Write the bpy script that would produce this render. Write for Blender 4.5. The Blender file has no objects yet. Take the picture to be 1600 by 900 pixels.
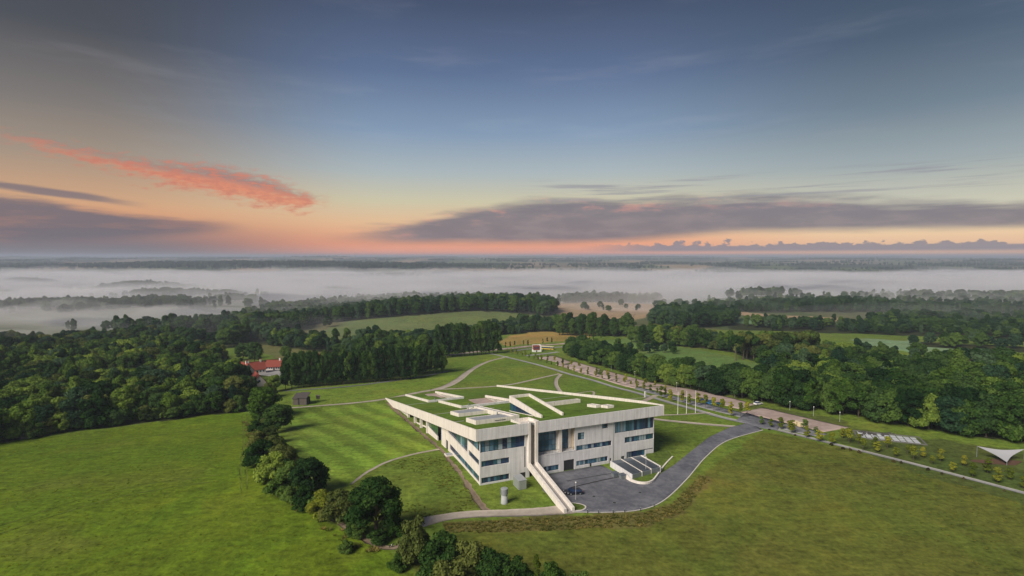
import bpy, bmesh, math, random
import numpy as np
from mathutils import Vector, Matrix, noise as mnoise
S = bpy.context.scene
rnd = random.Random(7); NR = np.random.RandomState(7)
R = math.radians

# ------------------------------------------------------------------ camera, sky, sun, exposure
CAM_H = 63.6; FPX = 850.0; PITCH = math.atan(50 / FPX)
cd = bpy.data.cameras.new('camera'); cam = bpy.data.objects.new('camera', cd); S.collection.objects.link(cam)
cd.sensor_width = 36.0; cd.lens = 36.0 * FPX / 1600.0; cd.clip_start = 1.0; cd.clip_end = 90000.0
cam.location = (0, 0, CAM_H); cam.rotation_euler = (math.pi / 2 - PITCH, 0, 0)
S.camera = cam
S.view_settings.view_transform = 'Standard'; S.view_settings.look = 'None'
S.view_settings.exposure = 0.0; S.view_settings.gamma = 1.0; S.view_settings.use_curve_mapping = False
S.cycles.use_denoising = True
S.cycles.max_bounces = 6; S.cycles.diffuse_bounces = 3; S.cycles.glossy_bounces = 2
S.cycles.transmission_bounces = 2; S.cycles.volume_bounces = 2; S.cycles.transparent_max_bounces = 4
S.cycles.use_adaptive_sampling = False
SUN_AZ, SUN_EL = R(-136), R(37)          # from behind the camera, to the left
SUN_DIR = Vector((math.sin(SUN_AZ) * math.cos(SUN_EL), math.cos(SUN_AZ) * math.cos(SUN_EL), math.sin(SUN_EL)))
sl = bpy.data.lights.new('sun', 'SUN'); so = bpy.data.objects.new('sun', sl); S.collection.objects.link(so)
sl.energy = 5.0; sl.angle = R(28); sl.color = (1.0, 0.90, 0.79)
so.rotation_euler = SUN_DIR.to_track_quat('Z', 'Y').to_euler(); so.location = (-80, -80, 120)


class G:
    """a node tree written as arithmetic"""
    def __init__(self, nt): self.nt = nt
    def n(self, kind, **kw):
        node = self.nt.nodes.new(kind)
        for k, v in kw.items(): setattr(node, k, v)
        return node
    def link(self, a, b): self.nt.links.new(a, b)
    def put(self, sock, v):
        if isinstance(v, E): v = v.s
        if isinstance(v, bpy.types.NodeSocket): self.link(v, sock)
        else:
            if hasattr(sock.default_value, '__len__') and not isinstance(v, (int, float)):
                v = tuple(v)
                if len(sock.default_value) == 4 and len(v) == 3: v = v + (1.0,)
            sock.default_value = v
    def m(self, op, a, b=None, c=None, clamp=False):
        node = self.n('ShaderNodeMath', operation=op, use_clamp=clamp)
        for i, v in enumerate((a, b, c)):
            if v is not None: self.put(node.inputs[i], v)
        return E(self, node.outputs[0])
    def sstep(self, x, a, b):
        node = self.n('ShaderNodeMapRange', interpolation_type='SMOOTHSTEP')
        self.put(node.inputs['Value'], x); self.put(node.inputs['From Min'], a); self.put(node.inputs['From Max'], b)
        return E(self, node.outputs[0])
    def mix(self, f, a, b, blend='MIX'):
        node = self.n('ShaderNodeMix', data_type='RGBA', blend_type=blend)
        self.put(node.inputs[0], f); self.put(node.inputs[6], a); self.put(node.inputs[7], b)
        return E(self, node.outputs[2])
    def vec(self, x, y, z):
        node = self.n('ShaderNodeCombineXYZ')
        for i, v in enumerate((x, y, z)): self.put(node.inputs[i], v)
        return E(self, node.outputs[0])
    def sep(self, v):
        node = self.n('ShaderNodeSeparateXYZ'); self.put(node.inputs[0], v)
        return [E(self, o) for o in node.outputs]
    def noise(self, v, scale, detail=4, rough=0.55, dist=0.0):
        node = self.n('ShaderNodeTexNoise')
        if v is not None: self.put(node.inputs['Vector'], v)
        node.inputs['Scale'].default_value = scale; node.inputs['Detail'].default_value = detail
        node.inputs['Roughness'].default_value = rough; node.inputs['Distortion'].default_value = dist
        return E(self, node.outputs['Fac'])
    def ramp(self, f, stops):
        node = self.n('ShaderNodeValToRGB'); cr = node.color_ramp
        while len(cr.elements) < len(stops): cr.elements.new(0.5)
        for e, (p, c) in zip(cr.elements, stops):
            e.position = p; e.color = tuple(c) + (1.0,)
        self.put(node.inputs[0], f)
        return E(self, node.outputs[0])


class E:
    def __init__(self, g, s): self.g = g; self.s = s
    def __add__(self, o): return self.g.m('ADD', self, o)
    def __radd__(self, o): return self.g.m('ADD', o, self)
    def __sub__(self, o): return self.g.m('SUBTRACT', self, o)
    def __rsub__(self, o): return self.g.m('SUBTRACT', o, self)
    def __mul__(self, o): return self.g.m('MULTIPLY', self, o)
    def __rmul__(self, o): return self.g.m('MULTIPLY', o, self)
    def __truediv__(self, o): return self.g.m('DIVIDE', self, o)


def lin(r, g, b):
    f = lambda c: ((c / 255 + 0.055) / 1.055) ** 2.4 if c > 10 else c / 255 / 12.92
    return (f(r), f(g), f(b))


def build_world():
    w = bpy.data.worlds.new('World'); S.world = w; w.use_nodes = True
    nt = w.node_tree; nt.nodes.clear(); g = G(nt)
    tc = g.n('ShaderNodeTexCoord')
    x, y, z = g.sep(tc.outputs['Generated'])
    az = g.m('ARCTAN2', x, y) * (180 / math.pi)
    el = g.m('ARCSINE', z) * (180 / math.pi)
    t = el / 40.0
    L = lambda *s: [(p / 40.0, lin(*c)) for p, c in s]
    mid = g.ramp(t, L((0, (236, 160, 138)), (1.3, (240, 160, 122)), (3.2, (230, 186, 144)), (5.6, (204, 196, 166)), (8.5, (170, 181, 184)),
                      (12.5, (130, 152, 178)), (18, (93, 112, 145)), (24, (69, 81, 107)), (40, (54, 66, 94))))
    lef = g.ramp(t, L((0, (206, 140, 122)), (1.2, (234, 142, 100)), (2.8, (230, 156, 110)), (4.6, (208, 162, 124)), (8.5, (158, 142, 126)),
                      (12.5, (122, 116, 112)), (18, (76, 78, 84)), (24, (62, 66, 76)), (40, (54, 66, 94))))
    rig = g.ramp(t, L((0, (226, 176, 150)), (1.2, (238, 194, 156)), (2.4, (240, 210, 168)), (4.2, (204, 200, 178)), (8, (154, 165, 168)),
                      (12.5, (110, 126, 140)), (18, (76, 92, 112)), (24, (58, 72, 92)), (40, (54, 66, 94))))
    # warm side to the left of the view, cool side to the right; both ease back to the middle tones behind
    wl = g.sstep(az, -12.0, -38.0) * g.sstep(az, -150.0, -90.0)
    wr = g.sstep(az, 8.0, 36.0) * g.sstep(az, 150.0, 90.0)
    col = g.mix(wl, mid, lef); col = g.mix(wr, col, rig)
    P = lambda a, b, o: g.vec(az * a, el * b, o)

    # low grey murk on the left
    nz = g.noise(P(0.06, 0.5, 3.1), 1.0, 5)
    f = g.sstep(az, -12.0, -36.0) * g.sstep(el, 4.4, 0.6) * g.sstep(az, -140.0, -80.0)
    col = g.mix(f * 0.95, col, lin(112, 110, 120))

    # long slate bank over the middle and right
    n1 = g.noise(P(0.055, 0.55, 0.0), 1.0, 6, 0.5); n1b = g.noise(P(0.16, 1.5, 5.0), 1.0, 6, 0.55)
    edge = (n1 - 0.5) * 3.0 + (n1b - 0.5) * 1.8
    top = g.sstep(az, -20.0, 4.0) * 3.3 + 2.3 - g.sstep(az, 14.0, 50.0) * 1.6
    bot = 1.35 + g.sstep(az, 4.0, 26.0) * 0.95
    body = g.sstep(top + edge + 0.35 - el, -0.5, 1.0) * g.sstep(el - bot + edge * 0.25, -0.5, 0.6)
    body = body * g.sstep(az, -21.0, -9.0) * g.sstep(az, 120.0, 70.0)
    n2 = g.noise(P(0.22, 0.9, 9.0), 1.0, 6, 0.6)
    bc = g.mix(g.sstep(n2, 0.38, 0.68), lin(117, 111, 122), lin(134, 124, 131))
    pink = g.sstep(n2, 0.50, 0.68) * g.sstep(el - top, -2.0, -0.2) * g.sstep(az, 40.0, 4.0)
    bc = g.mix(pink * 0.75, bc, lin(212, 140, 128))
    col = g.mix(body * 0.93, col, bc)

    # thin streaks riding above it
    n3 = g.noise(P(0.06, 1.7, 14.0), 1.0, 6, 0.6)
    st = g.sstep(n3, 0.48, 0.62) * g.sstep(el, 5.0, 6.0) * g.sstep(el, 8.4, 7.0) * g.sstep(az, -2.0, 8.0) * g.sstep(az, 60.0, 34.0)
    col = g.mix(st * 0.7, col, lin(142, 140, 150))
    n4 = g.noise(P(0.05, 0.35, 21.0), 1.0, 6, 0.6)
    ci = g.sstep(n4, 0.5, 0.8) * g.sstep(el, 7.0, 12.0) * g.sstep(el, 40.0, 20.0)
    col = g.mix(ci * 0.10, col, lin(200, 200, 205))

    # far row of small heaped clouds on the right
    n5 = g.noise(P(0.55, 0.8, 30.0), 1.0, 5, 0.62); n6 = g.noise(P(0.14, 0.0, 33.0), 1.0, 2)
    ht = 0.98 + g.sstep(n5, 0.40, 0.78) * 1.0 + (n6 - 0.5) * 0.5
    cu = g.sstep(ht - el, -0.05, 0.12) * g.sstep(el, 0.30, 0.62) * g.sstep(az, 6.0, 16.0) * g.sstep(az, 100.0, 60.0)
    col = g.mix(cu * 0.88, col, lin(134, 130, 142))

    # red streak cloud, thin at its left end, torn and thick on the right
    n7 = g.noise(P(0.22, 0.9, 40.0), 1.0, 7, 0.62); n8 = g.noise(P(0.9, 2.6, 44.0), 1.0, 5, 0.6)
    cl = 9.05 - g.sstep(az, -45.0, -29.0) * 2.0 - g.sstep(az, -31.0, -18.0) * 1.75
    wid = 0.62 + g.sstep(az, -37.0, -27.0) * 0.95 - g.sstep(az, -25.0, -18.0) * 1.10
    d = g.m('ABSOLUTE', el - cl + (n7 - 0.5) * 2.4)
    rk = g.sstep(wid + (n7 - 0.5) * 1.6 + (n8 - 0.5) * 3.0 - d, -0.45, 1.1) * g.sstep(az, -45.0, -39.0) * g.sstep(az, -17.8, -20.5)
    rc = g.mix(g.sstep(el - cl, -0.2, 0.6), lin(222, 134, 100), lin(150, 118, 116))
    rc = g.mix(g.sstep(n8, 0.4, 0.65), rc, lin(204, 120, 98))
    col = g.mix(rk * 0.86, col, rc)

    # slate tongues at the far left
    n9 = g.noise(P(0.12, 0.9, 50.0), 1.0, 7, 0.6)
    tl = 4.7 - g.sstep(az, -44.0, -28.0) * 1.6 + (n9 - 0.5) * 1.8
    tb = 1.0 + g.sstep(az, -42.0, -26.0) * 1.2
    tg = g.sstep(tl - el, -0.2, 0.5) * g.sstep(el - tb, -0.5, 0.6) * g.sstep(az, -25.0, -31.0) * g.sstep(az, -120.0, -75.0)
    col = g.mix(tg * 0.9, col, g.mix(g.sstep(n9, 0.45, 0.7), lin(104, 100, 112), lin(150, 116, 112)))
    t2 = g.sstep(0.32 + (n9 - 0.5) * 0.7 - g.m('ABSOLUTE', el - 5.3 - (az + 42.0) * -0.11), -0.1, 0.2) * g.sstep(az, -33.0, -38.0) * g.sstep(az, -80.0, -60.0)
    col = g.mix(t2 * 0.8, col, lin(112, 104, 114))

    bg = g.n('ShaderNodeBackground'); g.put(bg.inputs['Color'], col); bg.inputs['Strength'].default_value = 1.0
    sky = g.n('ShaderNodeTexSky', sky_type='NISHITA', sun_disc=False)
    sky.sun_elevation = SUN_EL; sky.sun_rotation = SUN_AZ
    b2 = g.n('ShaderNodeBackground'); g.put(b2.inputs['Color'], sky.outputs[0]); b2.inputs['Strength'].default_value = 0.004
    add = g.n('ShaderNodeAddShader'); g.link(bg.outputs[0], add.inputs[0]); g.link(b2.outputs[0], add.inputs[1])
    out = g.n('ShaderNodeOutputWorld'); g.link(add.outputs[0], out.inputs['Surface'])
build_world()


# ------------------------------------------------------------------ naming helpers
def link(o, parent=None):
    S.collection.objects.link(o)
    if parent is not None: o.parent = parent
    return o
def tag(o, label=None, cat=None, group=None, kind=None):
    if label: o['label'] = label
    if cat: o['category'] = cat
    if group: o['group'] = group
    if kind: o['kind'] = kind
    return o
def empty(name, loc=(0, 0, 0), rz=0.0):
    o = bpy.data.objects.new(name, None); o.location = loc; o.rotation_euler = (0, 0, rz); o.empty_display_size = 0.5
    return link(o)
def thing(name, label, cat, loc=(0, 0, 0), rz=0.0, group=None):
    return tag(empty(name, loc, rz), label, cat, group)
def mesh_np(name, V, F, mat=None, smooth=False):
    """mesh from numpy arrays; F is (n,3) or (n,4)"""
    V = np.asarray(V, np.float32); F = np.asarray(F, np.int32)
    me = bpy.data.meshes.new(name); k = F.shape[1]
    me.vertices.add(len(V)); me.vertices.foreach_set('co', V.ravel())
    me.loops.add(F.size); me.loops.foreach_set('vertex_index', F.ravel())
    me.polygons.add(len(F)); me.polygons.foreach_set('loop_start', np.arange(0, F.size, k, dtype=np.int32))
    if smooth: me.polygons.foreach_set('use_smooth', np.ones(len(F), bool))
    me.update(calc_edges=True)
    if mat: me.materials.append(mat)
    return me
def obj(name, me, parent=None, mat=None):
    o = bpy.data.objects.new(name, me)
    if mat is not None and len(me.materials) == 0: me.materials.append(mat)
    return link(o, parent)


class MB:
    """collects shapes into one mesh"""
    def __init__(self): self.v = []; self.f = []
    def add(self, vs, fs):
        b = len(self.v); self.v += [tuple(p) for p in vs]; self.f += [tuple(i + b for i in q) for q in fs]; return self
    def box(self, x0, x1, y0, y1, z0, z1):
        vs = [(x, y, z) for z in (z0, z1) for y in (y0, y1) for x in (x0, x1)]
        return self.add(vs, [(0, 2, 3, 1), (4, 5, 7, 6), (0, 1, 5, 4), (2, 6, 7, 3), (0, 4, 6, 2), (1, 3, 7, 5)])
    def hexa(self, p):   # 4 bottom points then 4 top points, both counter-clockwise
        return self.add(p, [(3, 2, 1, 0), (4, 5, 6, 7), (0, 1, 5, 4), (1, 2, 6, 5), (2, 3, 7, 6), (3, 0, 4, 7)])
    def tube(self, pts, rads, n=8, cap=True):
        rings = []
        for i, p in enumerate(pts):
            p = Vector(p); a = Vector(pts[max(i - 1, 0)]); b = Vector(pts[min(i + 1, len(pts) - 1)])
            q = (b - a).to_track_quat('Z', 'Y')
            rings.append([p + q @ Vector((math.cos(k * 2 * math.pi / n) * rads[i], math.sin(k * 2 * math.pi / n) * rads[i], 0)) for k in range(n)])
        vs = [p for r in rings for p in r]; fs = []
        for i in range(len(rings) - 1):
            for k in range(n):
                k2 = (k + 1) % n
                fs.append((i * n + k, i * n + k2, (i + 1) * n + k2, (i + 1) * n + k))
        if cap:
            fs.append(tuple(range(n - 1, -1, -1))); fs.append(tuple((len(rings) - 1) * n + k for k in range(n)))
        return self.add(vs, fs)
    def build(self, name, mat, parent=None, smooth=False, bevel=0.0):
        me = bpy.data.meshes.new(name); me.from_pydata([tuple(p) for p in self.v], [], self.f); me.update()
        if bevel:
            bm = bmesh.new(); bm.from_mesh(me)
            bmesh.ops.bevel(bm, geom=bm.edges[:], offset=bevel, segments=1, affect='EDGES', profile=0.5)
            bm.to_mesh(me); bm.free()
        if smooth: me.polygons.foreach_set('use_smooth', [True] * len(me.polygons))
        return obj(name, me, parent, mat)


# ------------------------------------------------------------------ materials
MATS = {}
def mat_base(name):
    m = bpy.data.materials.new(name); m.use_nodes = True; m.node_tree.nodes.clear(); g = G(m.node_tree)
    p = g.n('ShaderNodeBsdfPrincipled'); out = g.n('ShaderNodeOutputMaterial'); g.link(p.outputs[0], out.inputs[0])
    MATS[name] = m
    return m, g, p
def simple(name, col, rough=0.7, var=0.12, scale=1.5, metal=0.0, bump=0.0, spec=0.5, objvar=0.0):
    m, g, p = mat_base(name)
    tc = g.n('ShaderNodeTexCoord')
    nz = g.noise(tc.outputs['Object'], scale, 6, 0.6)
    f = (nz - 0.5) * (2 * var) + 1.0
    if objvar:
        oi = g.n('ShaderNodeObjectInfo'); f = f * ((E(g, oi.outputs['Random']) - 0.5) * (2 * objvar) + 1.0)
    c = g.mix(1.0, col, g.vec(f, f, f), 'MULTIPLY')
    g.put(p.inputs['Base Color'], c); p.inputs['Roughness'].default_value = rough; p.inputs['Metallic'].default_value = metal
    p.inputs['Specular IOR Level'].default_value = spec
    if bump:
        b = g.n('ShaderNodeBump'); b.inputs['Strength'].default_value = bump; b.inputs['Distance'].default_value = 0.05
        g.put(b.inputs['Height'], g.noise(tc.outputs['Object'], scale * 8, 5)); g.link(b.outputs[0], p.inputs['Normal'])
    return m
def concrete(name, col):
    """board-marked pale concrete: vertical board lines, rain streaks, blotches"""
    m, g, p = mat_base(name)
    tc = g.n('ShaderNodeTexCoord'); x, y, z = g.sep(tc.outputs['Object'])
    a = x + y
    boards = g.noise(g.vec(a * 3.2, a * 3.2, z * 0.05), 1.0, 2, 0.5)
    streak = g.noise(g.vec(a * 0.9, a * 0.9, z * 0.10), 1.0, 5, 0.65)
    blot = g.noise(tc.outputs['Object'], 0.35, 5, 0.6)
    fine = g.noise(tc.outputs['Object'], 5.0, 4, 0.6)
    lift = g.m('FRACT', z / 1.65); joint = g.sstep(lift, 0.03, 0.0)
    f = 1.0 + (boards - 0.5) * 0.46 + (streak - 0.5) * 0.8 + (blot - 0.5) * 0.34 + (fine - 0.5) * 0.16 - joint * 0.16
    c = g.mix(1.0, col, g.vec(f, f, f), 'MULTIPLY')
    c = g.mix(g.sstep(streak, 0.62, 0.8) * 0.35, c, (0.30, 0.27, 0.23))
    g.put(p.inputs['Base Color'], c); p.inputs['Roughness'].default_value = 0.85
    b = g.n('ShaderNodeBump'); b.inputs['Strength'].default_value = 0.35; b.inputs['Distance'].default_value = 0.03
    g.put(b.inputs['Height'], boards + fine * 0.5); g.link(b.outputs[0], p.inputs['Normal'])
    return m
def foliage(name, c0, c1, trans=0.25):
    """leaf colour differs from leaf to leaf and tree to tree"""
    m = bpy.data.materials.new(name); m.use_nodes = True; m.node_tree.nodes.clear(); g = G(m.node_tree); MATS[name] = m
    oi = g.n('ShaderNodeObjectInfo'); tc = g.n('ShaderNodeTexCoord'); r = E(g, oi.outputs['Random'])
    nz = g.noise(tc.outputs['Object'], 1.1, 3, 0.6); n2 = g.noise(tc.outputs['Object'], 0.22, 2, 0.5)
    c = g.mix(g.sstep(nz * 0.7 + n2 * 0.3 + (r - 0.5) * 0.22, 0.34, 0.64), c0, c1)
    v = 0.72 + r * 0.56
    c = g.mix(1.0, c, g.vec(v * (1.0 + (r - 0.5) * 0.25), v, v * 0.95), 'MULTIPLY')
    d = g.n('ShaderNodeBsdfDiffuse'); t = g.n('ShaderNodeBsdfTranslucent'); mx = g.n('ShaderNodeMixShader')
    g.put(d.inputs[0], c); g.put(t.inputs[0], c); mx.inputs[0].default_value = trans
    g.link(d.outputs[0], mx.inputs[1]); g.link(t.outputs[0], mx.inputs[2])
    out = g.n('ShaderNodeOutputMaterial'); g.link(mx.outputs[0], out.inputs[0])
    return m
def ground_mat(name, attr=None, col=None, fine=1.0, stripes=False):
    m, g, p = mat_base(name)
    geo = g.n('ShaderNodeNewGeometry'); pos = geo.outputs['Position']
    if attr:
        at_ = g.n('ShaderNodeAttribute'); at_.attribute_name = attr; base = E(g, at_.outputs['Color'])
    else: base = col
    n1 = g.noise(pos, 0.9, 6, 0.65); n2 = g.noise(pos, 0.11, 6, 0.6, 0.6); n3 = g.noise(pos, 0.022, 5, 0.6, 0.8)
    x, y, z = g.sep(pos)
    n4 = g.noise(g.vec(x * 0.16 + y * 0.05, y * 0.6, 0.0), 1.0, 5, 0.6)   # long drift of the blades
    n5 = g.noise(pos, 0.33, 4, 0.7, 0.5)
    f = 1.0 + (n1 - 0.5) * (1.6 * fine) + (n5 - 0.5) * (1.2 * fine) + (n2 - 0.5) * 0.6 + (n3 - 0.5) * 0.75 + (n4 - 0.5) * 1.0
    f = g.m('MAXIMUM', f, 0.25)
    c = g.mix(1.0, base, g.vec(f, f, f), 'MULTIPLY')
    c = g.mix(g.sstep(n3 * 0.6 + n2 * 0.4, 0.50, 0.70) * 0.34, c, g.mix(1.0, c, (1.45, 0.98, 0.75), 'MULTIPLY'))
    n6 = g.noise(pos, 0.035, 4, 0.55, 1.0)
    c = g.mix(g.sstep(n6, 0.42, 0.62) * 0.5, c, g.mix(1.0, c, (0.80, 1.02, 0.9), 'MULTIPLY'))
    g.put(p.inputs['Base Color'], c); p.inputs['Roughness'].default_value = 0.95; p.inputs['Specular IOR Level'].default_value = 0.1
    b = g.n('ShaderNodeBump'); b.inputs['Strength'].default_value = 0.8; b.inputs['Distance'].default_value = 0.35
    g.put(b.inputs['Height'], n1 * 0.7 + n2 * 1.2); g.link(b.outputs[0], p.inputs['Normal'])
    return m
def paving(name, c0, c1, scale=0.6, bump=0.15):
    m, g, p = mat_base(name)
    geo = g.n('ShaderNodeNewGeometry'); pos = geo.outputs['Position']
    n1 = g.noise(pos, scale, 6, 0.65, 0.4); n2 = g.noise(pos, 7.0, 4, 0.6); n3 = g.noise(pos, 0.07, 4, 0.6, 0.8)
    c = g.mix(g.sstep(n1 * 0.5 + n3 * 0.5, 0.36, 0.64), c0, c1); f = 1.0 + (n2 - 0.5) * 0.3
    g.put(p.inputs['Base Color'], g.mix(1.0, c, g.vec(f, f, f), 'MULTIPLY')); p.inputs['Roughness'].default_value = 0.9
    p.inputs['Specular IOR Level'].default_value = 0.25
    b = g.n('ShaderNodeBump'); b.inputs['Strength'].default_value = bump; b.inputs['Distance'].default_value = 0.03
    g.put(b.inputs['Height'], n2); g.link(b.outputs[0], p.inputs['Normal'])
    return m
def glass(name):
    """dark reflecting panes, each a little different"""
    m, g, p = mat_base(name)
    oi = g.n('ShaderNodeObjectInfo'); r = g.sep(oi.outputs['Color'])[0] * .85 + E(g, oi.outputs['Random']) * .15
    c = g.ramp(r, [(0.0, (0.010, 0.018, 0.045)), (0.22, (0.02, 0.045, 0.12)), (0.40, (0.02, 0.09, 0.12)), (0.55, (0.05, 0.15, 0.24)), (0.7, (0.14, 0.26, 0.34)), (0.85, (0.32, 0.40, 0.44)), (1.0, (0.02, 0.03, 0.07))])
    tc = g.n('ShaderNodeTexCoord'); nz = g.noise(tc.outputs['Object'], 0.9, 4, 0.6)
    f = 0.6 + nz * 0.8
    g.put(p.inputs['Base Color'], g.mix(1.0, c, g.vec(f, f, f), 'MULTIPLY'))
    p.inputs['Roughness'].default_value = 0.06; p.inputs['Specular IOR Level'].default_value = 0.7; p.inputs['IOR'].default_value = 1.5
    return m

CONC = concrete('concrete', (0.60, 0.597, 0.602)); CONC_LIT = concrete('warm_lit_concrete', (0.69, 0.645, 0.585))  # same concrete; the second has the warm side light put into its colour
GLASS = glass('window_glass'); FRAME = simple('dark_frame', (0.03, 0.035, 0.04), 0.5)
DARK = simple('dark_interior', (0.025, 0.025, 0.028), 0.8)
ASPHALT = paving('asphalt', (0.085, 0.089, 0.106), (0.17, 0.175, 0.195)); ASPHALT_D = paving('dark_asphalt', (0.055, 0.055, 0.062), (0.085, 0.085, 0.093))
GRAVEL = paving('pink_gravel', (0.30, 0.23, 0.20), (0.45, 0.36, 0.325), 0.3); PATHM = paving('pale_path', (0.30, 0.26, 0.21), (0.42, 0.375, 0.32))
STONE = paving('grey_path', (0.24, 0.24, 0.235), (0.34, 0.335, 0.325)); DIRT = paving('dirt', (0.14, 0.105, 0.07), (0.25, 0.195, 0.14), 0.5, 0.4)
LANE = paving('lane_asphalt', (0.15, 0.155, 0.17), (0.24, 0.24, 0.25)); KERB = simple('kerb_stone', (0.55, 0.52, 0.48), 0.85, 0.15, 2.0)
GREYM = simple('grey_metal', (0.22, 0.25, 0.26), 0.45, 0.15, 1.2, 0.3); WHITE = simple('white_paint', (0.75, 0.74, 0.72), 0.5, 0.08)
LOUVRE = simple('louvre_metal', (0.13, 0.155, 0.185), 0.4, 0.2, 2.0, 0.4)
BARK = simple('bark', (0.09, 0.07, 0.05), 0.95, 0.35, 3.0, bump=0.5)
WOOD = simple('weathered_wood', (0.10, 0.085, 0.075), 0.9, 0.35, 3.0, bump=0.3)
FOL = {
 'dark': foliage('foliage_dark', (0.014, 0.04, 0.014), (0.044, 0.092, 0.026)),
 'mid': foliage('foliage_mid', (0.024, 0.062, 0.015), (0.078, 0.14, 0.03)),
 'light': foliage('foliage_light', (0.046, 0.1, 0.018), (0.14, 0.215, 0.04)),
 'olive': foliage('foliage_olive', (0.042, 0.066, 0.018), (0.11, 0.14, 0.036)),
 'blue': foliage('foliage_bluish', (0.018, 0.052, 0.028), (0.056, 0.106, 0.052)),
 'brown': foliage('foliage_brown', (0.055, 0.050, 0.020), (0.110, 0.090, 0.040)),
 'yellow': foliage('foliage_yellow', (0.11, 0.15, 0.018), (0.25, 0.275, 0.034)),
 'bright': foliage('foliage_bright', (0.075, 0.140, 0.020), (0.180, 0.265, 0.045)),
 'young': foliage('foliage_young', (0.10, 0.135, 0.018), (0.22, 0.24, 0.034)),
}

# ------------------------------------------------------------------ terrain
ANG = R(22.9); BO = np.array([-10.06, 149.54]); UX = np.array([math.cos(ANG), math.sin(ANG)]); VX = np.array([-math.sin(ANG), math.cos(ANG)])
ZP = np.array([(-400, -3.5), (-120, -2.4), (-40, -1.9), (0, -1.55), (12, -1.6), (26, -1.9), (41, -2.7), (62, -4.7), (97, -8.2), (122, -10.8), (147, -12.0), (200, -14.2), (260, -16.8),
               (330, -20.5), (420, -26), (500, -30), (650, -32.5), (850, -36), (1150, -44), (1500, -50), (2000, -52), (2500, -44), (3200, -30), (4200, -16), (6000, -4), (9000, 8),
               (13000, 20), (20000, 32), (40000, 38), (90000, 38)], float)
_xs = np.arcsinh(ZP[:, 0] / 60.0)
_h = np.diff(_xs); _d = np.diff(ZP[:, 1]) / _h            # monotone cubic through the profile
_m = np.zeros(len(_xs)); _m[0] = _d[0]; _m[-1] = _d[-1]
for _i in range(1, len(_xs) - 1):
    if _d[_i - 1] * _d[_i] > 0: _m[_i] = 2 * _d[_i - 1] * _d[_i] / (_d[_i - 1] + _d[_i])
def profile(v):
    q = np.clip(np.arcsinh(v / 60.0), _xs[0], _xs[-1]); i = np.clip(np.searchsorted(_xs, q) - 1, 0, len(_xs) - 2)
    t = (q - _xs[i]) / _h[i]; h00 = 2 * t**3 - 3 * t**2 + 1; h10 = t**3 - 2 * t**2 + t; h01 = -2 * t**3 + 3 * t**2; h11 = t**3 - t**2
    return h00 * ZP[i, 1] + h10 * _h[i] * _m[i] + h01 * ZP[i + 1, 1] + h11 * _h[i] * _m[i + 1]
def vnoise(x, y, seed=0):
    """smooth value noise"""
    x0 = np.floor(x).astype(np.int64); y0 = np.floor(y).astype(np.int64); fx = x - x0; fy = y - y0
    fx = fx * fx * fx * (fx * (fx * 6 - 15) + 10); fy = fy * fy * fy * (fy * (fy * 6 - 15) + 10)
    def hsh(a, b):
        n = (a * 374761393 + b * 668265263 + seed * 1442695041) & 0x7fffffff
        n = ((n ^ (n >> 13)) * 1274126177) & 0x7fffffff
        return ((n ^ (n >> 16)) & 0xffff) / 65535.0
    return (hsh(x0, y0) * (1 - fx) + hsh(x0 + 1, y0) * fx) * (1 - fy) + (hsh(x0, y0 + 1) * (1 - fx) + hsh(x0 + 1, y0 + 1) * fx) * fy
def fbm(x, y, seed=0, octs=4):
    a = 0.0; amp = 0.5; s = 0.0
    for k in range(octs):
        a = a + amp * (vnoise(x, y, seed + k) - 0.5); s += amp; x = x * 2.03 + 13.7; y = y * 2.03 + 5.1; amp *= 0.5
    return a / s * 2
BUMPS = [(-85, 860, 170, 120, 13.0, 0.0), (-150, 760, 120, 70, 3.0, 0.0), (-760, 985, 230, 55, 13.0, 0.0), (-1080, 1570, 190, 70, 20.0, 0.0), (-1650, 1850, 180, 70, 24.0, 0.0), (-390, 690, 120, 50, 5.0, 0.0),
         (-580, 1120, 70, 40, 9.0, 0.0), (-760, 1240, 200, 45, 14.0, 0.0), (-1500, 1380, 300, 60, 15.0, 0.0), (540, 1180, 90, 40, 8.0, 0.0), (-480, 1480, 80, 40, 12.0, 0.0), (150, 1120, 140, 70, 4.0, 0), (560, 950, 420, 150, 5.0, 0.15), (1050, 1150, 420, 140, 8.0, 0.1),
         (-1900, 3900, 1500, 420, 30.0, 0.05), (-700, 3500, 700, 250, 12.0, 0), (1400, 3000, 1200, 220, 10.0, 0), (400, 3300, 900, 220, 9.0, 0),
         (-560, 840, 260, 120, -6.0, 0.0), (-3200, 9000, 2600, 800, 30.0, 0.0), (2600, 11000, 2400, 900, 24.0, 0.05), (7000, 9500, 2500, 700, 20.0, 0.0), (-8500, 10500, 3000, 1000, 26.0, 0.0)]
def hz(X, Y):
    X = np.asarray(X, float); Y = np.asarray(Y, float)
    Xc = 240 * np.tanh((X + 10.06) / 240)
    v = (Y - 149.54) * 0.921 - Xc * 0.389
    v = np.where(v > 350, v + (v - 350) * 0.03, v)
    z = profile(v)
    for bx, by, sx, sy, h, rot in BUMPS:
        dx, dy = X - bx, Y - by; c, s = math.cos(rot), math.sin(rot); a = dx * c + dy * s; b = -dx * s + dy * c
        z = z + h * np.exp(-(a / sx) ** 2 - (b / sy) ** 2)
    r = np.hypot(X, Y)
    w = np.clip((r - 330) / 900, 0, 1)
    z = z + w * 8.0 * fbm(X / 260, Y / 200, 3) + np.clip((r - 2600) / 6000, 0, 1) * 40 * fbm(X / 2600, Y / 1500, 9)
    f = np.clip((r - 130) / 60, 0, 1) * np.clip(np.hypot((X - 5) * 1.0, Y - 215) / 60 - 1.6, 0, 1)
    return z + 0.5 * f * fbm(X / 38, Y / 38, 17, 2)
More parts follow.
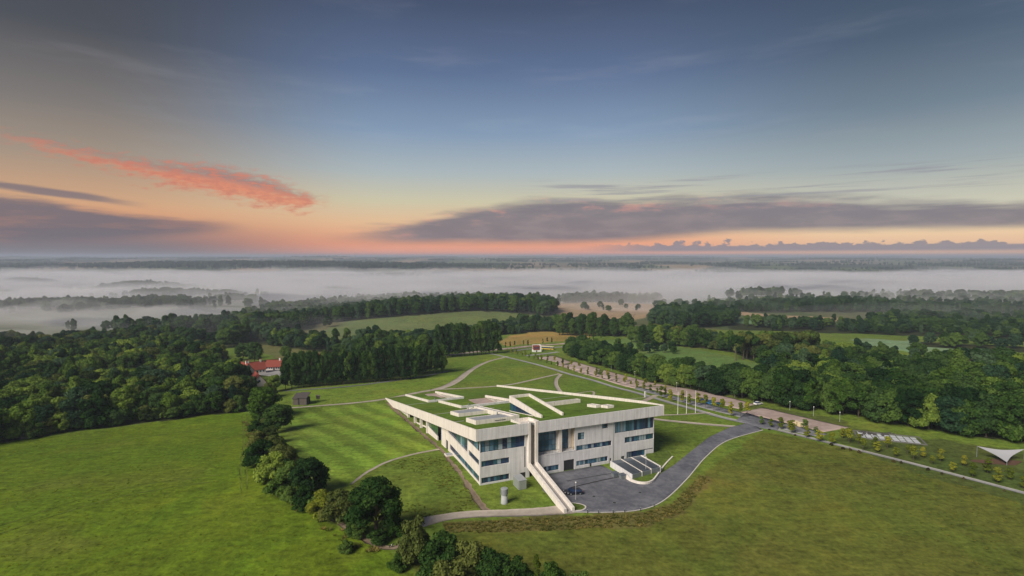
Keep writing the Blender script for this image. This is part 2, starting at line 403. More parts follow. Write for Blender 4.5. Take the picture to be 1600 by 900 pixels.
def gz(x, y): return float(hz(np.array([x]), np.array([y]))[0])
_T = np.geomspace(40, 60000, 1500)
def at(px, py):
    """the point of the ground seen at that place of the photograph"""
    x = (px - 800) / FPX; zz = -(py - 450) / FPX; c, s = math.cos(PITCH), math.sin(PITCH)
    d = np.array([x, c + zz * s, -s + zz * c]); g = CAM_H + d[2] * _T - hz(d[0] * _T, d[1] * _T)
    k = int(np.argmax(g < 0))
    if g[k] >= 0: k = len(_T) - 1
    a, b = _T[max(k - 1, 0)], _T[k]
    for _ in range(24):
        m = 0.5 * (a + b)
        if CAM_H + d[2] * m - gz(d[0] * m, d[1] * m) < 0: b = m
        else: a = m
    return Vector((d[0] * b, d[1] * b, CAM_H + d[2] * b))
def ats(pts): return [at(*p) for p in pts]
def px_of(p):
    c, s = math.cos(PITCH), math.sin(PITCH); dz = p[2] - CAM_H; y = p[1] * c - dz * s; z = p[1] * s + dz * c
    return 800 + FPX * p[0] / y, 450 - FPX * z / y, y
def inside(X, Y, poly):
    r = np.zeros(np.shape(X), bool); n = len(poly)
    for i in range(n):
        x0, y0 = poly[i][0], poly[i][1]; x1, y1 = poly[(i + 1) % n][0], poly[(i + 1) % n][1]
        if y0 == y1: continue
        c = ((y0 > Y) != (y1 > Y)) & (X < (x1 - x0) * (Y - y0) / (y1 - y0) + x0)
        r ^= c
    return r
def bl(u, v, w=0.0):
    """building coordinates to the world"""
    p = BO + UX * u + VX * v
    return Vector((p[0], p[1], w))

WOOD_ZONES = {   # outlines of the woods on the ground
 'left': [(-260, 735), (0, 690), (120, 669), (250, 655), (384, 640), (392, 604), (345, 590), (335, 560), (250, 548), (120, 552), (0, 556), (-260, 570)],
 'wood_edge': [(-200, 728), (0, 692), (120, 672), (250, 658), (386, 643), (384, 637), (250, 651), (120, 664), (0, 683), (-200, 716)],
 'far_left': [(-260, 568), (0, 553), (120, 549), (250, 546), (345, 556), (352, 528), (330, 519), (240, 521), (180, 533), (0, 537), (-260, 545)],
 'behind_mound': [(352, 545), (420, 520), (505, 505), (600, 497), (742, 486), (860, 494), (868, 483), (740, 472), (560, 476), (430, 488), (350, 510)],
 'valley_strip': [(395, 534), (470, 546), (560, 560), (640, 556), (700, 548), (690, 538), (610, 540), (540, 536), (460, 522), (400, 516)],
 'hill_foot': [(690, 536), (780, 524), (846, 518), (880, 520), (985, 524), (985, 512), (900, 506), (850, 505), (780, 512), (700, 524)],
 'dome_wood': [(1018, 508), (1060, 513), (1140, 510), (1150, 500), (1090, 494), (1025, 497)],
 'tan_edge': [(880, 474), (1028, 474), (1030, 470), (880, 470)],
 'parking_hedge': [(892, 553), (960, 573), (1030, 588), (1080, 599), (1215, 629), (1350, 652), (1480, 676), (1620, 694), (1800, 722), (1800, 690), (1600, 660), (1450, 640), (1320, 628), (1180, 611), (1060, 590), (960, 566), (892, 547)],
 'right_wood': [(1440, 640), (1600, 660), (1800, 690), (1800, 600), (1600, 590), (1480, 585), (1380, 590), (1280, 590), (1200, 585), (1190, 605), (1320, 628)],
 'golf_band': [(1000, 532), (1060, 540), (1140, 550), (1170, 562), (1260, 578), (1330, 576), (1320, 556), (1250, 548), (1150, 538), (1060, 528), (1000, 524)],
 'right_mid': [(1330, 566), (1420, 570), (1500, 580), (1800, 604), (1800, 582), (1600, 573), (1520, 566), (1420, 560), (1330, 557)],
 'right_far': [(1135, 514), (1250, 519), (1400, 524), (1600, 530), (1900, 540), (1900, 500), (1600, 494), (1400, 497), (1330, 507), (1250, 509), (1150, 506)],
 'right_far_top': [(1140, 488), (1400, 489), (1600, 491), (1900, 497), (1900, 484), (1600, 480), (1400, 480), (1140, 481)],
 'far_golf_clumps': [(1420, 540), (1500, 545), (1800, 560), (1800, 550), (1600, 542), (1440, 534)],
}
WOODW = {k: [(p.x, p.y) for p in ats(v)] for k, v in WOOD_ZONES.items()}

ZONES = [  # colour of the ground: outline seen in the photograph, base colour
 ([(-400, 760), (0, 692), (384, 640), (404, 650), (398, 720), (430, 770), (520, 820), (600, 858), (660, 905), (700, 1000), (-400, 1000)], (0.108, 0.160, 0.010)),
 ([(452, 641), (600, 628), (690, 702), (600, 722), (546, 757), (515, 745), (470, 700)], (0.150, 0.225, 0.028)),
 ([(690, 702), (600, 722), (546, 757), (560, 800), (660, 812), (760, 796)], (0.128, 0.168, 0.026)),
 ([(452, 612), (640, 600), (740, 570), (790, 548), (790, 560), (740, 580), (690, 604), (600, 622), (450, 637)], (0.145, 0.205, 0.028)),
 ([(1190, 674), (1320, 700), (1600, 772), (1900, 850), (1900, 1000), (700, 1000), (640, 870), (720, 815), (1000, 806), (1050, 792), (1100, 740)], (0.112, 0.128, 0.021)),
 ([(690, 818), (880, 806), (1005, 801), (1050, 786), (1092, 742), (1112, 748), (1070, 800), (1010, 824), (880, 828), (700, 834)], (0.125, 0.112, 0.034)),
 ([(505, 515), (600, 488), (720, 478), (845, 492), (860, 505), (780, 512), (690, 525), (600, 545), (520, 530)], (0.120, 0.150, 0.050)),
 ([(395, 545), (420, 520), (520, 540), (520, 565), (430, 560)], (0.125, 0.128, 0.045)),
 ([(778, 535), (800, 524), (850, 516), (935, 519), (915, 531), (860, 534), (790, 541)], (0.32, 0.215, 0.065)),
 ([(840, 477), (900, 471), (1040, 473), (1030, 492), (990, 500), (860, 490)], (0.33, 0.225, 0.135)),
 ([(900, 538), (985, 528), (1100, 548), (1190, 570), (1230, 585), (1150, 600), (1000, 575), (905, 552)], (0.115, 0.185, 0.048)),
 ([(1330, 528), (1420, 533), (1520, 545), (1600, 556), (1590, 565), (1480, 555), (1350, 542)], (0.19, 0.28, 0.15)),
 ([(1120, 496), (1260, 506), (1310, 512), (1300, 518), (1200, 510), (1120, 502)], (0.13, 0.21, 0.10)),
 ([(1130, 486), (1230, 493), (1330, 499), (1330, 503), (1230, 498), (1130, 490)], (0.34, 0.23, 0.14)),
 ([(1330, 668), (1480, 690), (1620, 706), (1620, 790), (1440, 740), (1310, 690)], (0.078, 0.105, 0.024)),
 ([(860, 553), (960, 584), (1050, 607), (1200, 636), (1330, 660), (1330, 668), (1200, 644), (1050, 615), (960, 592), (860, 560)], (0.085, 0.110, 0.025)),
]
def build_terrain():
    th = np.concatenate([np.linspace(-180, -64, 60, endpoint=False), np.linspace(-64, 64, 420, endpoint=False), np.linspace(64, 180, 60, endpoint=False)])
    r = np.concatenate([[0.0], np.geomspace(12, 90, 26, endpoint=False), np.geomspace(90, 420, 240, endpoint=False), np.geomspace(420, 4200, 240, endpoint=False), np.geomspace(4200, 60000, 60)])
    TT, RR = np.meshgrid(np.radians(th), r); X = RR * np.sin(TT); Y = RR * np.cos(TT); Z = hz(X, Y)
    nr, nt = X.shape
    V = np.stack([X, Y, Z], -1).reshape(-1, 3)
    i = np.arange(nr - 1)[:, None] * nt; j = np.arange(nt)[None]; j2 = (j + 1) % nt
    F = np.stack([i + j, i + j2, i + nt + j2, i + nt + j], -1).reshape(-1, 4)[:, ::-1]
    me = mesh_np('ground', V, F, None, True)
    # base colours of the ground cover
    x, y = V[:, 0], V[:, 1]; rr = np.hypot(x, y)
    jx = x + rr * 0.008 * fbm(x / 9, y / 9, 40) ; jy = y + rr * 0.012 * fbm(x / 9, y / 9, 44)
    C = np.tile(np.array([0.125, 0.178, 0.026]), (len(V), 1))
    far = rr > 700
    # patchwork of far fields: cells of pasture, stubble, plough and copse
    cx = np.floor(x / (240 + rr * 0.015) + 0.6 * fbm(x / 900, y / 900, 60)); cy = np.floor(y / (420 + rr * 0.05) + 0.6 * fbm(x / 700, y / 900, 63))
    h = (np.sin(cx * 127.1 + cy * 311.7) * 43758.5453) % 1.0
    pal = np.array([(0.075, 0.10, 0.035), (0.10, 0.125, 0.045), (0.24, 0.17, 0.105), (0.12, 0.12, 0.06), (0.03, 0.045, 0.02), (0.30, 0.215, 0.135), (0.05, 0.075, 0.028), (0.16, 0.13, 0.08), (0.035, 0.05, 0.024)])
    fc = pal[(h * 9).astype(int) % 9]
    C[far] = fc[far]
    near_far = (rr > 700) & (rr < 2500); C[near_far] = C[near_far] * 0.35 + np.array([0.07, 0.095, 0.035]) * 0.65
    for poly, col in ZONES:
        w = [(p.x, p.y) for p in ats(poly)]
        C[inside(jx, jy, w)] = col
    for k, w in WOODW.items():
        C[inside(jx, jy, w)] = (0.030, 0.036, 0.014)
    # mown stripes of the lawn beside the museum, and long faint wheel tracks in the left field
    lawn = inside(x, y, [(p.x, p.y) for p in ats([(452, 641), (600, 628), (690, 702), (600, 722), (546, 757), (515, 745), (470, 700)])])
    d = (x * 0.80 + y * 0.60) / 5.2 + 0.25 * fbm(x / 12, y / 12, 70)
    C[lawn] *= (1 + 0.22 * np.sign(np.sin(d * math.pi)) * np.abs(np.sin(d * math.pi)) ** 0.4)[lawn, None]
    lf = inside(x, y, [(p.x, p.y) for p in ats(ZONES[0][0])])
    d2 = (x * 0.93 + y * 0.36) / 3.6 + 0.5 * fbm(x / 30, y / 30, 75)
    C[lf] *= (1 + 0.10 * np.sin(d2 * math.pi) * (0.4 + fbm(x / 40, y / 40, 77)))[lf, None]
    # thinner, browner turf in patches
    pt = np.clip(fbm(x / 26, y / 20, 80) * 2.2 - 0.35, 0, 1)[:, None]; near = (rr < 700)[:, None]
    C = np.where(near, C * (1 - 0.28 * pt) + np.array([0.15, 0.135, 0.035]) * 0.28 * pt, C)
    a = me.color_attributes.new('turf', 'FLOAT_COLOR', 'POINT')
    a.data.foreach_set('color', np.concatenate([C, np.ones((len(C), 1))], 1).astype(np.float32).ravel())
    o = obj('ground', me, None, ground_mat('turf', 'turf')); tag(o, kind='structure')
build_terrain()


# ------------------------------------------------------------------ paths, roads, yards: sheets laid a few centimetres above the ground
def smooth_line(pts, step=2.0):
    P = [np.array(p[:2]) for p in pts]; P = [2 * P[0] - P[1]] + P + [2 * P[-1] - P[-2]]; out = []
    for i in range(1, len(P) - 2):
        n = max(2, int(np.linalg.norm(P[i + 1] - P[i]) / step))
        for k in range(n):
            t = k / n; a, b, c, d = P[i - 1], P[i], P[i + 1], P[i + 2]
            out.append(0.5 * (2 * b + (c - a) * t + (2 * a - 5 * b + 4 * c - d) * t * t + (3 * b - a - 3 * c + d) * t ** 3))
    out.append(P[-2]); return np.array(out)
def resample(L, n):
    s = np.concatenate([[0], np.cumsum(np.linalg.norm(np.diff(L, axis=0), axis=1))]); t = np.linspace(0, s[-1], n)
    return np.stack([np.interp(t, s, L[:, 0]), np.interp(t, s, L[:, 1])], 1)
def sheet_between(name, A, B, mat, off, across=6, ragged=0.0, edge=True):
    n = max(8, int(max(np.linalg.norm(np.diff(A, axis=0), axis=1).sum(), np.linalg.norm(np.diff(B, axis=0), axis=1).sum()) / 1.6))
    A = resample(np.asarray(A), n); B = resample(np.asarray(B), n); rows = []
    for k in range(across + 1):
        t = k / across; L = A * (1 - t) + B * t
        if ragged and k in (0, across):
            e = (B - A) / (np.linalg.norm(B - A, axis=1)[:, None] + 1e-6)
            L = L + e * (ragged * fbm(L[:, 0] / 1.7, L[:, 1] / 1.7, 90 + k))[:, None]
        rows.append(L)
    P = np.stack(rows, 0); X, Y = P[..., 0], P[..., 1]; Z = hz(X, Y) + off
    V = np.stack([X, Y, Z], -1).reshape(-1, 3)
    i = np.arange(across)[:, None] * n; j = np.arange(n - 1)[None]
    F = np.stack([i + j, i + j + 1, i + n + j + 1, i + n + j], -1).reshape(-1, 4)
    a, b, c = V[F[0, 0]], V[F[0, 1]], V[F[0, 2]]
    if np.cross(b - a, c - a)[2] < 0: F = F[:, ::-1]
    # a rim going down into the ground on all sides, so the sheet has thickness
    rim = list(range(n)) + [k * n + n - 1 for k in range(1, across + 1)] + [across * n + j for j in range(n - 2, -1, -1)] + [k * n for k in range(across - 1, 0, -1)]
    base = len(V); Vr = V[rim].copy(); Vr[:, 2] -= off + 0.12; V = np.concatenate([V, Vr]); m = len(rim)
    Fr = np.array([(rim[i], base + i, base + (i + 1) % m, rim[(i + 1) % m]) for i in range(m)])
    o = obj(name, mesh_np(name, V, np.concatenate([F, Fr])), None, mat); tag(o, kind='structure'); return o
def ribbon(name, pts, width, mat, off=0.05, ragged=0.0, world=False, across=4):
    W = [p if world else at(*p) for p in pts]; L = smooth_line([(p[0], p[1]) for p in W])
    T = np.gradient(L, axis=0); T /= np.linalg.norm(T, axis=1)[:, None] + 1e-9; N = np.stack([-T[:, 1], T[:, 0]], 1)
    wv = np.interp(np.linspace(0, 1, len(L)), np.linspace(0, 1, len(width)), width) if isinstance(width, (list, tuple)) else np.full(len(L), width)
    return sheet_between(name, L + N * wv[:, None] / 2, L - N * wv[:, None] / 2, mat, off, across, ragged)

W2 = lambda pts, **k: smooth_line([(p.x, p.y) for p in ats(pts)], **k)
# service yard and the drive that leaves it
yard_out = [(890, 800.5), (950, 801), (1000, 797), (1036, 783), (1072, 750), (1103, 714), (1136, 689), (1192, 672)]
yard_in_w = [bl(16.5, -9), bl(19.5, 0.6), bl(30, 0.8), bl(41.5, 0.8), bl(42.3, -12)]
inner2 = [(983, 744), (1002, 748), (1028, 743), (1054, 726), (1080, 705), (1108, 683), (1140, 668), (1172, 660)]
inn = [np.array((p.x, p.y)) for p in yard_in_w] + [np.array((p.x, p.y)) for p in ats(inner2)]
inn = np.array(inn)
sheet_between('service_yard', W2(yard_out), inn, ASPHALT, 0.07, 14)
YARD_DRAIN = [(893, 762), (935, 752), (978, 743)]
ribbon('yard_drain', YARD_DRAIN, 0.55, DARK, 0.085)
KL = W2(yard_out); ribbon('kerb_line', [(p[0], p[1]) for p in KL], .34, KERB, .10, 0, True, 2)
ribbon('yard_seam', [(886, 752), (925, 745), (968, 738)], 0.3, DARK, 0.085)
ribbon('gravel_path', [(655, 818), (676, 812), (720, 805), (780, 802), (840, 800), (893, 795)], [4.6, 3.6, 3.6, 3.8, 4.4, 5.0], PATHM, 0.055, 0.3)
ribbon('dirt_track', [(606, 629), (640, 660), (668, 685), (692, 706), (722, 745), (745, 780), (758, 798)], [1.7, 1.9, 1.7, 1.4, 1.3, 1.4, 2.2], DIRT, 0.045, 1.0)
ribbon('trodden_path', [(548, 757), (575, 737), (610, 720), (650, 709), (686, 702)], [0.8, 1.1, 1.2, 1.3, 1.6], PATHM, 0.06, 0.3)
ribbon('back_lane', [(446, 638), (500, 634), (560, 629), (606, 623), (650, 614), (690, 606), (715, 594), (738, 577), (760, 566), (792, 557)], [2.0, 2.6, 3.0, 3.6, 5.5, 5.0, 4.0, 3.4, 3.2, 3.0], PATHM, 0.055, 0.4)
ribbon('grass_path', [(672, 609), (730, 606.5), (790, 602), (830, 594), (874, 584)], 2.4, PATHM, 0.065, 0.3)
ribbon('curved_path', [(876, 585), (869, 594), (870, 604), (879, 616)], 2.4, PATHM, 0.075, 0.3)
ribbon('hook_path', [(885, 616), (905, 614), (924, 611.5), (928, 615), (923, 622)], 1.3, PATHM, 0.06, 0.3)
ribbon('terrace_path', [(960, 624), (1000, 622), (1024, 618)], 1.0, PATHM, 0.06, 0.2)
ribbon('avenue_path', [(760, 552), (782, 556), (836, 569), (874, 580), (935, 597), (1002, 616), (1060, 633), (1120, 650), (1172, 662)], [2.6, 2.8, 3.0, 3.0, 3.0, 2.8, 3.0, 3.0, 3.2], STONE, 0.06)
ribbon('cross_walk', [(1000, 629), (1012, 624), (1024, 618)], 3.4, PATHM, 0.085)
ribbon('flagpole_path', [(1022, 649), (1060, 648), (1110, 645)], 1.6, PATHM, 0.06)
ribbon('entrance_path', [(1010, 653), (1040, 657), (1090, 662), (1150, 667)], 2.6, PATHM, 0.06)
ribbon('side_walk', [(1192, 666), (1240, 678), (1320, 698), (1400, 718), (1500, 744), (1610, 773), (1760, 812)], [2.6, 2.4, 2.3, 2.2, 2.2, 2.2, 2.2], STONE, 0.06)
sheet_between('avenue_road', W2([(992, 608), (1040, 621), (1100, 638), (1160, 653), (1196, 664), (1240, 675), (1282, 683)]), W2([(998, 605), (1046, 617), (1106, 632), (1168, 647), (1204, 655), (1250, 667), (1293, 678)]), LANE, 0.09, 4)
sheet_between('junction', W2([(1150, 657), (1168, 662), (1190, 669), (1215, 672)]), W2([(1166, 645), (1182, 650), (1204, 656), (1222, 662)]), ASPHALT, 0.12, 4)
sheet_between('avenue_strip', W2([(868, 570), (935, 591), (992, 607)]), W2([(874, 566), (941, 586), (999, 602)]), GRAVEL, 0.05, 4)
BAYS = [([(838, 559), (882, 569)], [(866, 556), (893, 566)]), ([(884, 573), (932, 586)], [(898, 565), (938, 576.5)]), ([(938, 588), (994, 603.5)], [(944, 578), (1056, 604)]),
        ([(1000, 605), (1080, 622), (1154, 639)], [(1062, 605), (1105, 612.5), (1180, 632)]), ([(1156, 644), (1230, 661), (1288, 675)], [(1192, 637), (1262, 653), (1328, 668)])]
for a, b in BAYS:
    sheet_between('parking_bay', W2(a), W2(b), GRAVEL, 0.055, 8, 0.5)
ribbon('back_road', [(690, 556), (760, 548), (800, 544), (840, 540), (880, 537), (930, 530)], [5, 7, 9, 8, 6, 5], GRAVEL, 0.07)
ribbon('stop_road', [(800, 549), (832, 545), (880, 542)], [4, 4, 5], STONE, 0.1)
ribbon('stop_drive', [(820, 556), (850, 553), (872, 550)], 5.0, STONE, 0.1)
PRESS = paving('pressed_grass', (0.080, 0.118, 0.010), (0.120, 0.165, 0.016), 0.5, .3)
for o1, pl in [(0, [(386, 646), (389, 685), (385, 725), (386, 765)]), (1, [(379, 650), (381, 688), (376, 730), (377, 770)]), (2, [(0, 822), (80, 795), (170, 768), (260, 752), (340, 742)]), (3, [(0, 834), (84, 806), (175, 779), (264, 762), (342, 751)]), (4, [(60, 700), (160, 692), (250, 680), (330, 668)])]:
    ribbon('wheel_track', pl, .42, PRESS, .045, .6)
ribbon('hedge_trail', [(455, 765), (490, 795), (520, 812), (560, 836), (590, 853), (612, 857), (632, 849), (646, 838)], [0.9, 1.1, 1.0, 1.1, 1.5, 1.8, 1.6, 1.2], DIRT, 0.05, 0.5)
ribbon('hedge_trail_branch', [(482, 800), (498, 795), (512, 788)], 0.9, DIRT, 0.065, 0.3)
ribbon('row_lane', [(442, 611), (520, 606), (600, 597), (660, 588), (700, 580)], 2.6, ASPHALT, 0.06, 0.2)
sheet_between('farmyard', W2([(406, 586), (425, 588), (446, 586)]), W2([(398, 577), (420, 578), (446, 578)]), STONE, 0.06, 4)

# ------------------------------------------------------------------ the museum
SL = 0.1813; RT = 15.0                       # roof slope and height of its upper edge
BU, BV = 64.65, 147.0
rt = lambda v: RT - SL * v                   # top of the concrete edge
mus = thing('museum_building', 'long pale concrete museum with a sloping grass roof rising from the lawn', 'museum', (BO[0], BO[1], 0), ANG)

def cells(us, vs, skip): return [(i, j) for i in range(len(us) - 1) for j in range(len(vs) - 1) if not skip((us[i] + us[i + 1]) / 2, (vs[j] + vs[j + 1]) / 2)]
def solid(us, vs, keep, lo, hi, mp=lambda a, b, c: (a, b, c)):
    """solid made of grid cells: tops hi(a,b), bottoms lo(a,b), sides only where a cell ends"""
    K = set(keep); V = []; ix = {}; F = []
    def p(i, j, t):
        k = (i, j, t)
        if k not in ix:
            a, b = us[i], vs[j]; ix[k] = len(V); V.append(mp(a, b, hi(a, b) if t else lo(a, b)))
        return ix[k]
    for i, j in K:
        F.append((p(i, j, 1), p(i + 1, j, 1), p(i + 1, j + 1, 1), p(i, j + 1, 1)))
        F.append((p(i, j, 0), p(i, j + 1, 0), p(i + 1, j + 1, 0), p(i + 1, j, 0)))
        if (i, j - 1) not in K: F.append((p(i, j, 0), p(i + 1, j, 0), p(i + 1, j, 1), p(i, j, 1)))
        if (i, j + 1) not in K: F.append((p(i + 1, j + 1, 0), p(i, j + 1, 0), p(i, j + 1, 1), p(i + 1, j + 1, 1)))
        if (i - 1, j) not in K: F.append((p(i, j + 1, 0), p(i, j, 0), p(i, j, 1), p(i, j + 1, 1)))
        if (i + 1, j) not in K: F.append((p(i + 1, j, 0), p(i + 1, j + 1, 0), p(i + 1, j + 1, 1), p(i + 1, j, 1)))
    return V, F
def put(name, VF, mat, parent=mus):
    m = MB(); m.add(*VF); o = m.build(name, mat, parent)
    bm = bmesh.new(); bm.from_mesh(o.data); bmesh.ops.recalc_face_normals(bm, faces=bm.faces[:]); bm.to_mesh(o.data); bm.free(); return o
def brk(a, b, n, extra=()): return sorted(set([round(a + (b - a) * k / n, 4) for k in range(n + 1)] + [round(e, 4) for e in extra]))

# sunken courts, raised boxes and the wedge, in building coordinates (u0, u1, v0, v1)
COURT = [(11.3, 27.2, 98.0, 150.0), (14.6, 36.2, 59.0, 92.0)]
BOXES = [(5.2, 15.6, 33.0, 43.0, 1.15), (3.4, 15.6, 10.0, 19.5, 1.25), (15.6, 17.6, 10.0, 47.5, 1.45), (34.2, 52.4, 32.6, 35.4, 1.3), (47.6, 49.6, 14.0, 19.8, 0.85), (49.2, 51.6, 9.2, 13.4, 0.85), (14.2, 15.6, 47.5, 51.5, 0.9)]
WEDGE = (24.0, 31.0, 8.6, 32.4)
SLOT = (16.9, 18.4, -0.1, 1.6)
inb = lambda u, v, r: r[0] < u < r[1] and r[2] < v < r[3]
gaps = COURT + [WEDGE, SLOT]
skip_slab = lambda u, v: any(inb(u, v, r) for r in gaps)
us = sorted({0.0, BU} | {e for r in gaps for e in (r[0], r[1])})
vs = sorted({0.0, BV} | {e for r in gaps for e in (r[2], r[3]) if 0 < e < BV} | {10, 20, 30, 40, 50, 70, 80, 110, 120, 130})
VF = solid(us, vs, cells(us, vs, skip_slab), lambda a, b: rt(b) - 3.3, lambda a, b: rt(b) - 0.22)
roof = put('roof', VF, CONC_LIT)
GR = ground_mat('roof_turf', None, (0.105, 0.165, 0.022), 0.8)
gskip = lambda u, v: any(inb(u, v, r) for r in gaps) or any(inb(u, v, r[:4]) for r in BOXES) or inb(u, v, (13.6, 19.4, -1, 7.6))
us2 = sorted({0.35, BU - 0.5} | {e for r in gaps for e in (r[0], r[1])} | {e for r in BOXES for e in (r[0], r[1])} | {13.6, 19.4, 40.0, 56.0, 8.0})
vs2 = sorted({0.3, BV - 0.3} | {e for r in gaps for e in (r[2], r[3]) if 0.3 < e < BV - 0.3} | {e for r in BOXES for e in (r[2], r[3])} | {7.6} | set(range(5, 147, 5)))
VF = solid(us2, vs2, cells(us2, vs2, gskip), lambda a, b: rt(b) - 0.2, lambda a, b: rt(b) - 0.04 + 0.05 * math.sin(a * 0.7 + b * 0.31) * math.sin(b * 0.23))
tag(put('roof_grass', VF, GR, roof), 'close-mown grass covering the sloping roof')
# parapet bands standing a hand above the turf
def band(u0, u1, v0, v1, top, bot, name='parapet', mat=CONC_LIT, parent=mus):
    n = max(1, int(max(u1 - u0, v1 - v0) / 12)); A = brk(u0, u1, n if u1 - u0 > v1 - v0 else 1); B = brk(v0, v1, n if v1 - v0 > u1 - u0 else 1)
    return put(name, solid(A, B, cells(A, B, lambda a, b: False), bot, top), mat, parent)
flat = lambda z: (lambda a, b: z)
band(-0.06, 0.30, -0.06, BV, lambda a, b: rt(b) + 0.06, lambda a, b: rt(b) - 3.34, 'roof_edge', CONC_LIT)
band(0.30, 16.14, -0.06, 0.26, lambda a, b: RT + 0.03, lambda a, b: RT - 3.30, 'roof_edge', CONC)
band(19.23, BU - 0.45, -0.06, 0.26, lambda a, b: RT + 0.06, lambda a, b: RT - 3.24, 'roof_edge', CONC)
band(BU - 0.45, BU + 0.06, -0.06, BV + 2.0, lambda a, b: rt(b) + 0.95 - 0.75 * math.exp(-b / 9.0), lambda a, b: rt(b) - 3.33, 'parapet', CONC_LIT)
# thin paved strips across the turf
ST = paving('roof_paving', (0.28, 0.30, 0.26), (0.38, 0.39, 0.35))
for a, b, v0 in [(0.4, 14.4, 95.2), (0.4, 24.0, 47.8), (0.4, 3.4, 21.5), (17.6, 24.0, 41.0), (36.3, 62.0, 58.0)]:
    m = MB(); n = 5
    for k in range(n):
        x0 = a + (b - a) * k / n; x1 = a + (b - a) * (k + 1) / n - 0.02
        zz = lambda v: rt(v) + 0.045
        m.hexa([(x0, v0, zz(v0) - 0.2), (x1, v0, zz(v0) - 0.2), (x1, v0 + 0.7, zz(v0 + .7) - 0.2), (x0, v0 + 0.7, zz(v0 + .7) - 0.2), (x0, v0, zz(v0)), (x1, v0, zz(v0)), (x1, v0 + 0.7, zz(v0 + .7)), (x0, v0 + 0.7, zz(v0 + .7))])
    m.build('paved_strip', ST, roof)

# courts cut into the roof: rims, tall side walls, turf mound, paving
for k, (u0, u1, v0, v1) in enumerate(COURT):
    v1e = min(v1, BV + 0.5)
    depth = (2.6, 2.9)[k]
    fl = lambda a, b, v0=v0, v1e=v1e, depth=depth: rt(b) - 0.06 - depth * (1 - (b - v0) / (v1e - v0)) ** 0.8
    B = brk(v0, v1e, 8); A = brk(u0, u1, 6)
    cw = obj('roof_court', bpy.data.meshes.new('roof_court'), mus); bpy.data.objects.remove(cw)
    f0 = put('roof_court', solid(A, B, cells(A, B, lambda a, b: False), lambda a, b: fl(a, b) - 0.4, fl), GR, mus)
    band(u0 - 0.55, u0, v0 - 0.55, v1e, lambda a, b: rt(b) + 0.95, lambda a, b: fl(a, max(b, v0)) - 0.3 if b > v0 else fl(a, v0) - 0.3, 'court_wall', CONC_LIT, f0)
    band(u0, u1 + 0.6, v0 - 0.6, v0, lambda a, b: rt(v0) + 0.85, lambda a, b: rt(v0) - depth - 0.4, 'court_wall', CONC, f0)
    band(u1, u1 + 0.6, v0, v1e, lambda a, b: rt(b) + (1.0 if k else 0.95), lambda a, b: fl(a, b) - 0.3, 'court_wall', CONC_LIT, f0)
    # mound of turf swelling inside the court
    m0, m1, n0, n1 = [(u0 + 0.3, u1 - 3.0, v0 + 6, v1e - 14), (u0 + 0.3, u1 - 9.5, v0 + 5, v1e - 13)][k]
    A2 = brk(m0, m1, 9); B2 = brk(n0, n1, 12)
    def mh(a, b): return fl(a, b) + 0.02 + 2.3 * max(0, math.sin(math.pi * (a - m0) / (m1 - m0))) ** 0.7 * max(0, math.sin(math.pi * (b - n0) / (n1 - n0))) ** 0.8
    mo = put('grass_mound', solid(A2, B2, cells(A2, B2, lambda a, b: False), lambda a, b: fl(a, b) - 0.2, mh), GR, f0)
    mo.data.polygons.foreach_set('use_smooth', [True] * len(mo.data.polygons))
    A3 = brk(*[(u1 - 6.0, u1 - 0.2), (u1 - 8.5, u1 - 0.2)][k], 3); B3 = brk(*[(v1e - 20, v1e - 0.5), (v0 + 8, v1e - 1.0)][k], 8)
    put('court_paving', solid(A3, B3, cells(A3, B3, lambda a, b: False), lambda a, b: fl(a, b) - 0.2, lambda a, b: fl(a, b) + 0.06), GRAVEL, f0)
    rb = MB(); rb.tube([(u0 + 2.6, v0 - 0.3, rt(v0) + 0.85), (u0 + 2.6, v0 - 0.3, rt(v0) + 1.5)], [0.25, 0.25]); rb.build('roof_vent', GREYM, f0)

# raised skylight boxes: rim walls with a sunk top
GREYTOP = simple('zinc_top', (0.30, 0.32, 0.335), 0.5, 0.12, 1.0)
for k, (u0, u1, v0, v1, h) in enumerate(BOXES):
    t = 0.35
    A = [u0, u0 + t, u1 - t, u1]; B = sorted({v0, v0 + t, v1 - t, v1})
    keep = [(i, j) for i in range(3) for j in range(3) if not (i == 1 and j == 1)]
    lo = lambda a, b: rt(b) - 0.9; hi = lambda a, b, h=h: rt(b) + h
    sb = put('skylight_box', solid(A, B, keep, lo, hi), CONC_LIT)
    n = max(1, int((u1 - u0) / 2.6)) if u1 - u0 > v1 - v0 else 1; n2 = max(1, int((v1 - v0) / 3.4)) if u1 - u0 <= v1 - v0 or k < 2 else 1
    for i in range(n):
        for j in range(n2):
            a0 = u0 + t + (u1 - u0 - 2 * t) * i / n + 0.03; a1 = u0 + t + (u1 - u0 - 2 * t) * (i + 1) / n - 0.03
            b0 = v0 + t + (v1 - v0 - 2 * t) * j / n2 + 0.03; b1 = v0 + t + (v1 - v0 - 2 * t) * (j + 1) / n2 - 0.03
            q = [(a0, b0), (a1, b0), (a1, b1), (a0, b1)]; m = MB()
            m.hexa([(a, b, rt(b) + h - 0.40) for a, b in q] + [(a, b, rt(b) + h - 0.16 - 0.02 * ((i + j) % 2)) for a, b in q]); m.build('panel', GREYTOP, sb)
m = MB(); m.box(9.5, 13.0, 9.93, 9.99, rt(10) + 0.45, rt(10) + 0.62); m.build('vent_slot', DARK, mus)
for a, b in ((13.8, 19.0), (11.5, 42.0)): m = MB(); m.tube([(a, b, rt(b) + 1.15), (a, b, rt(b) + 1.9)], [0.21, 0.21]); m.build('roof_vent', GREYM, mus)

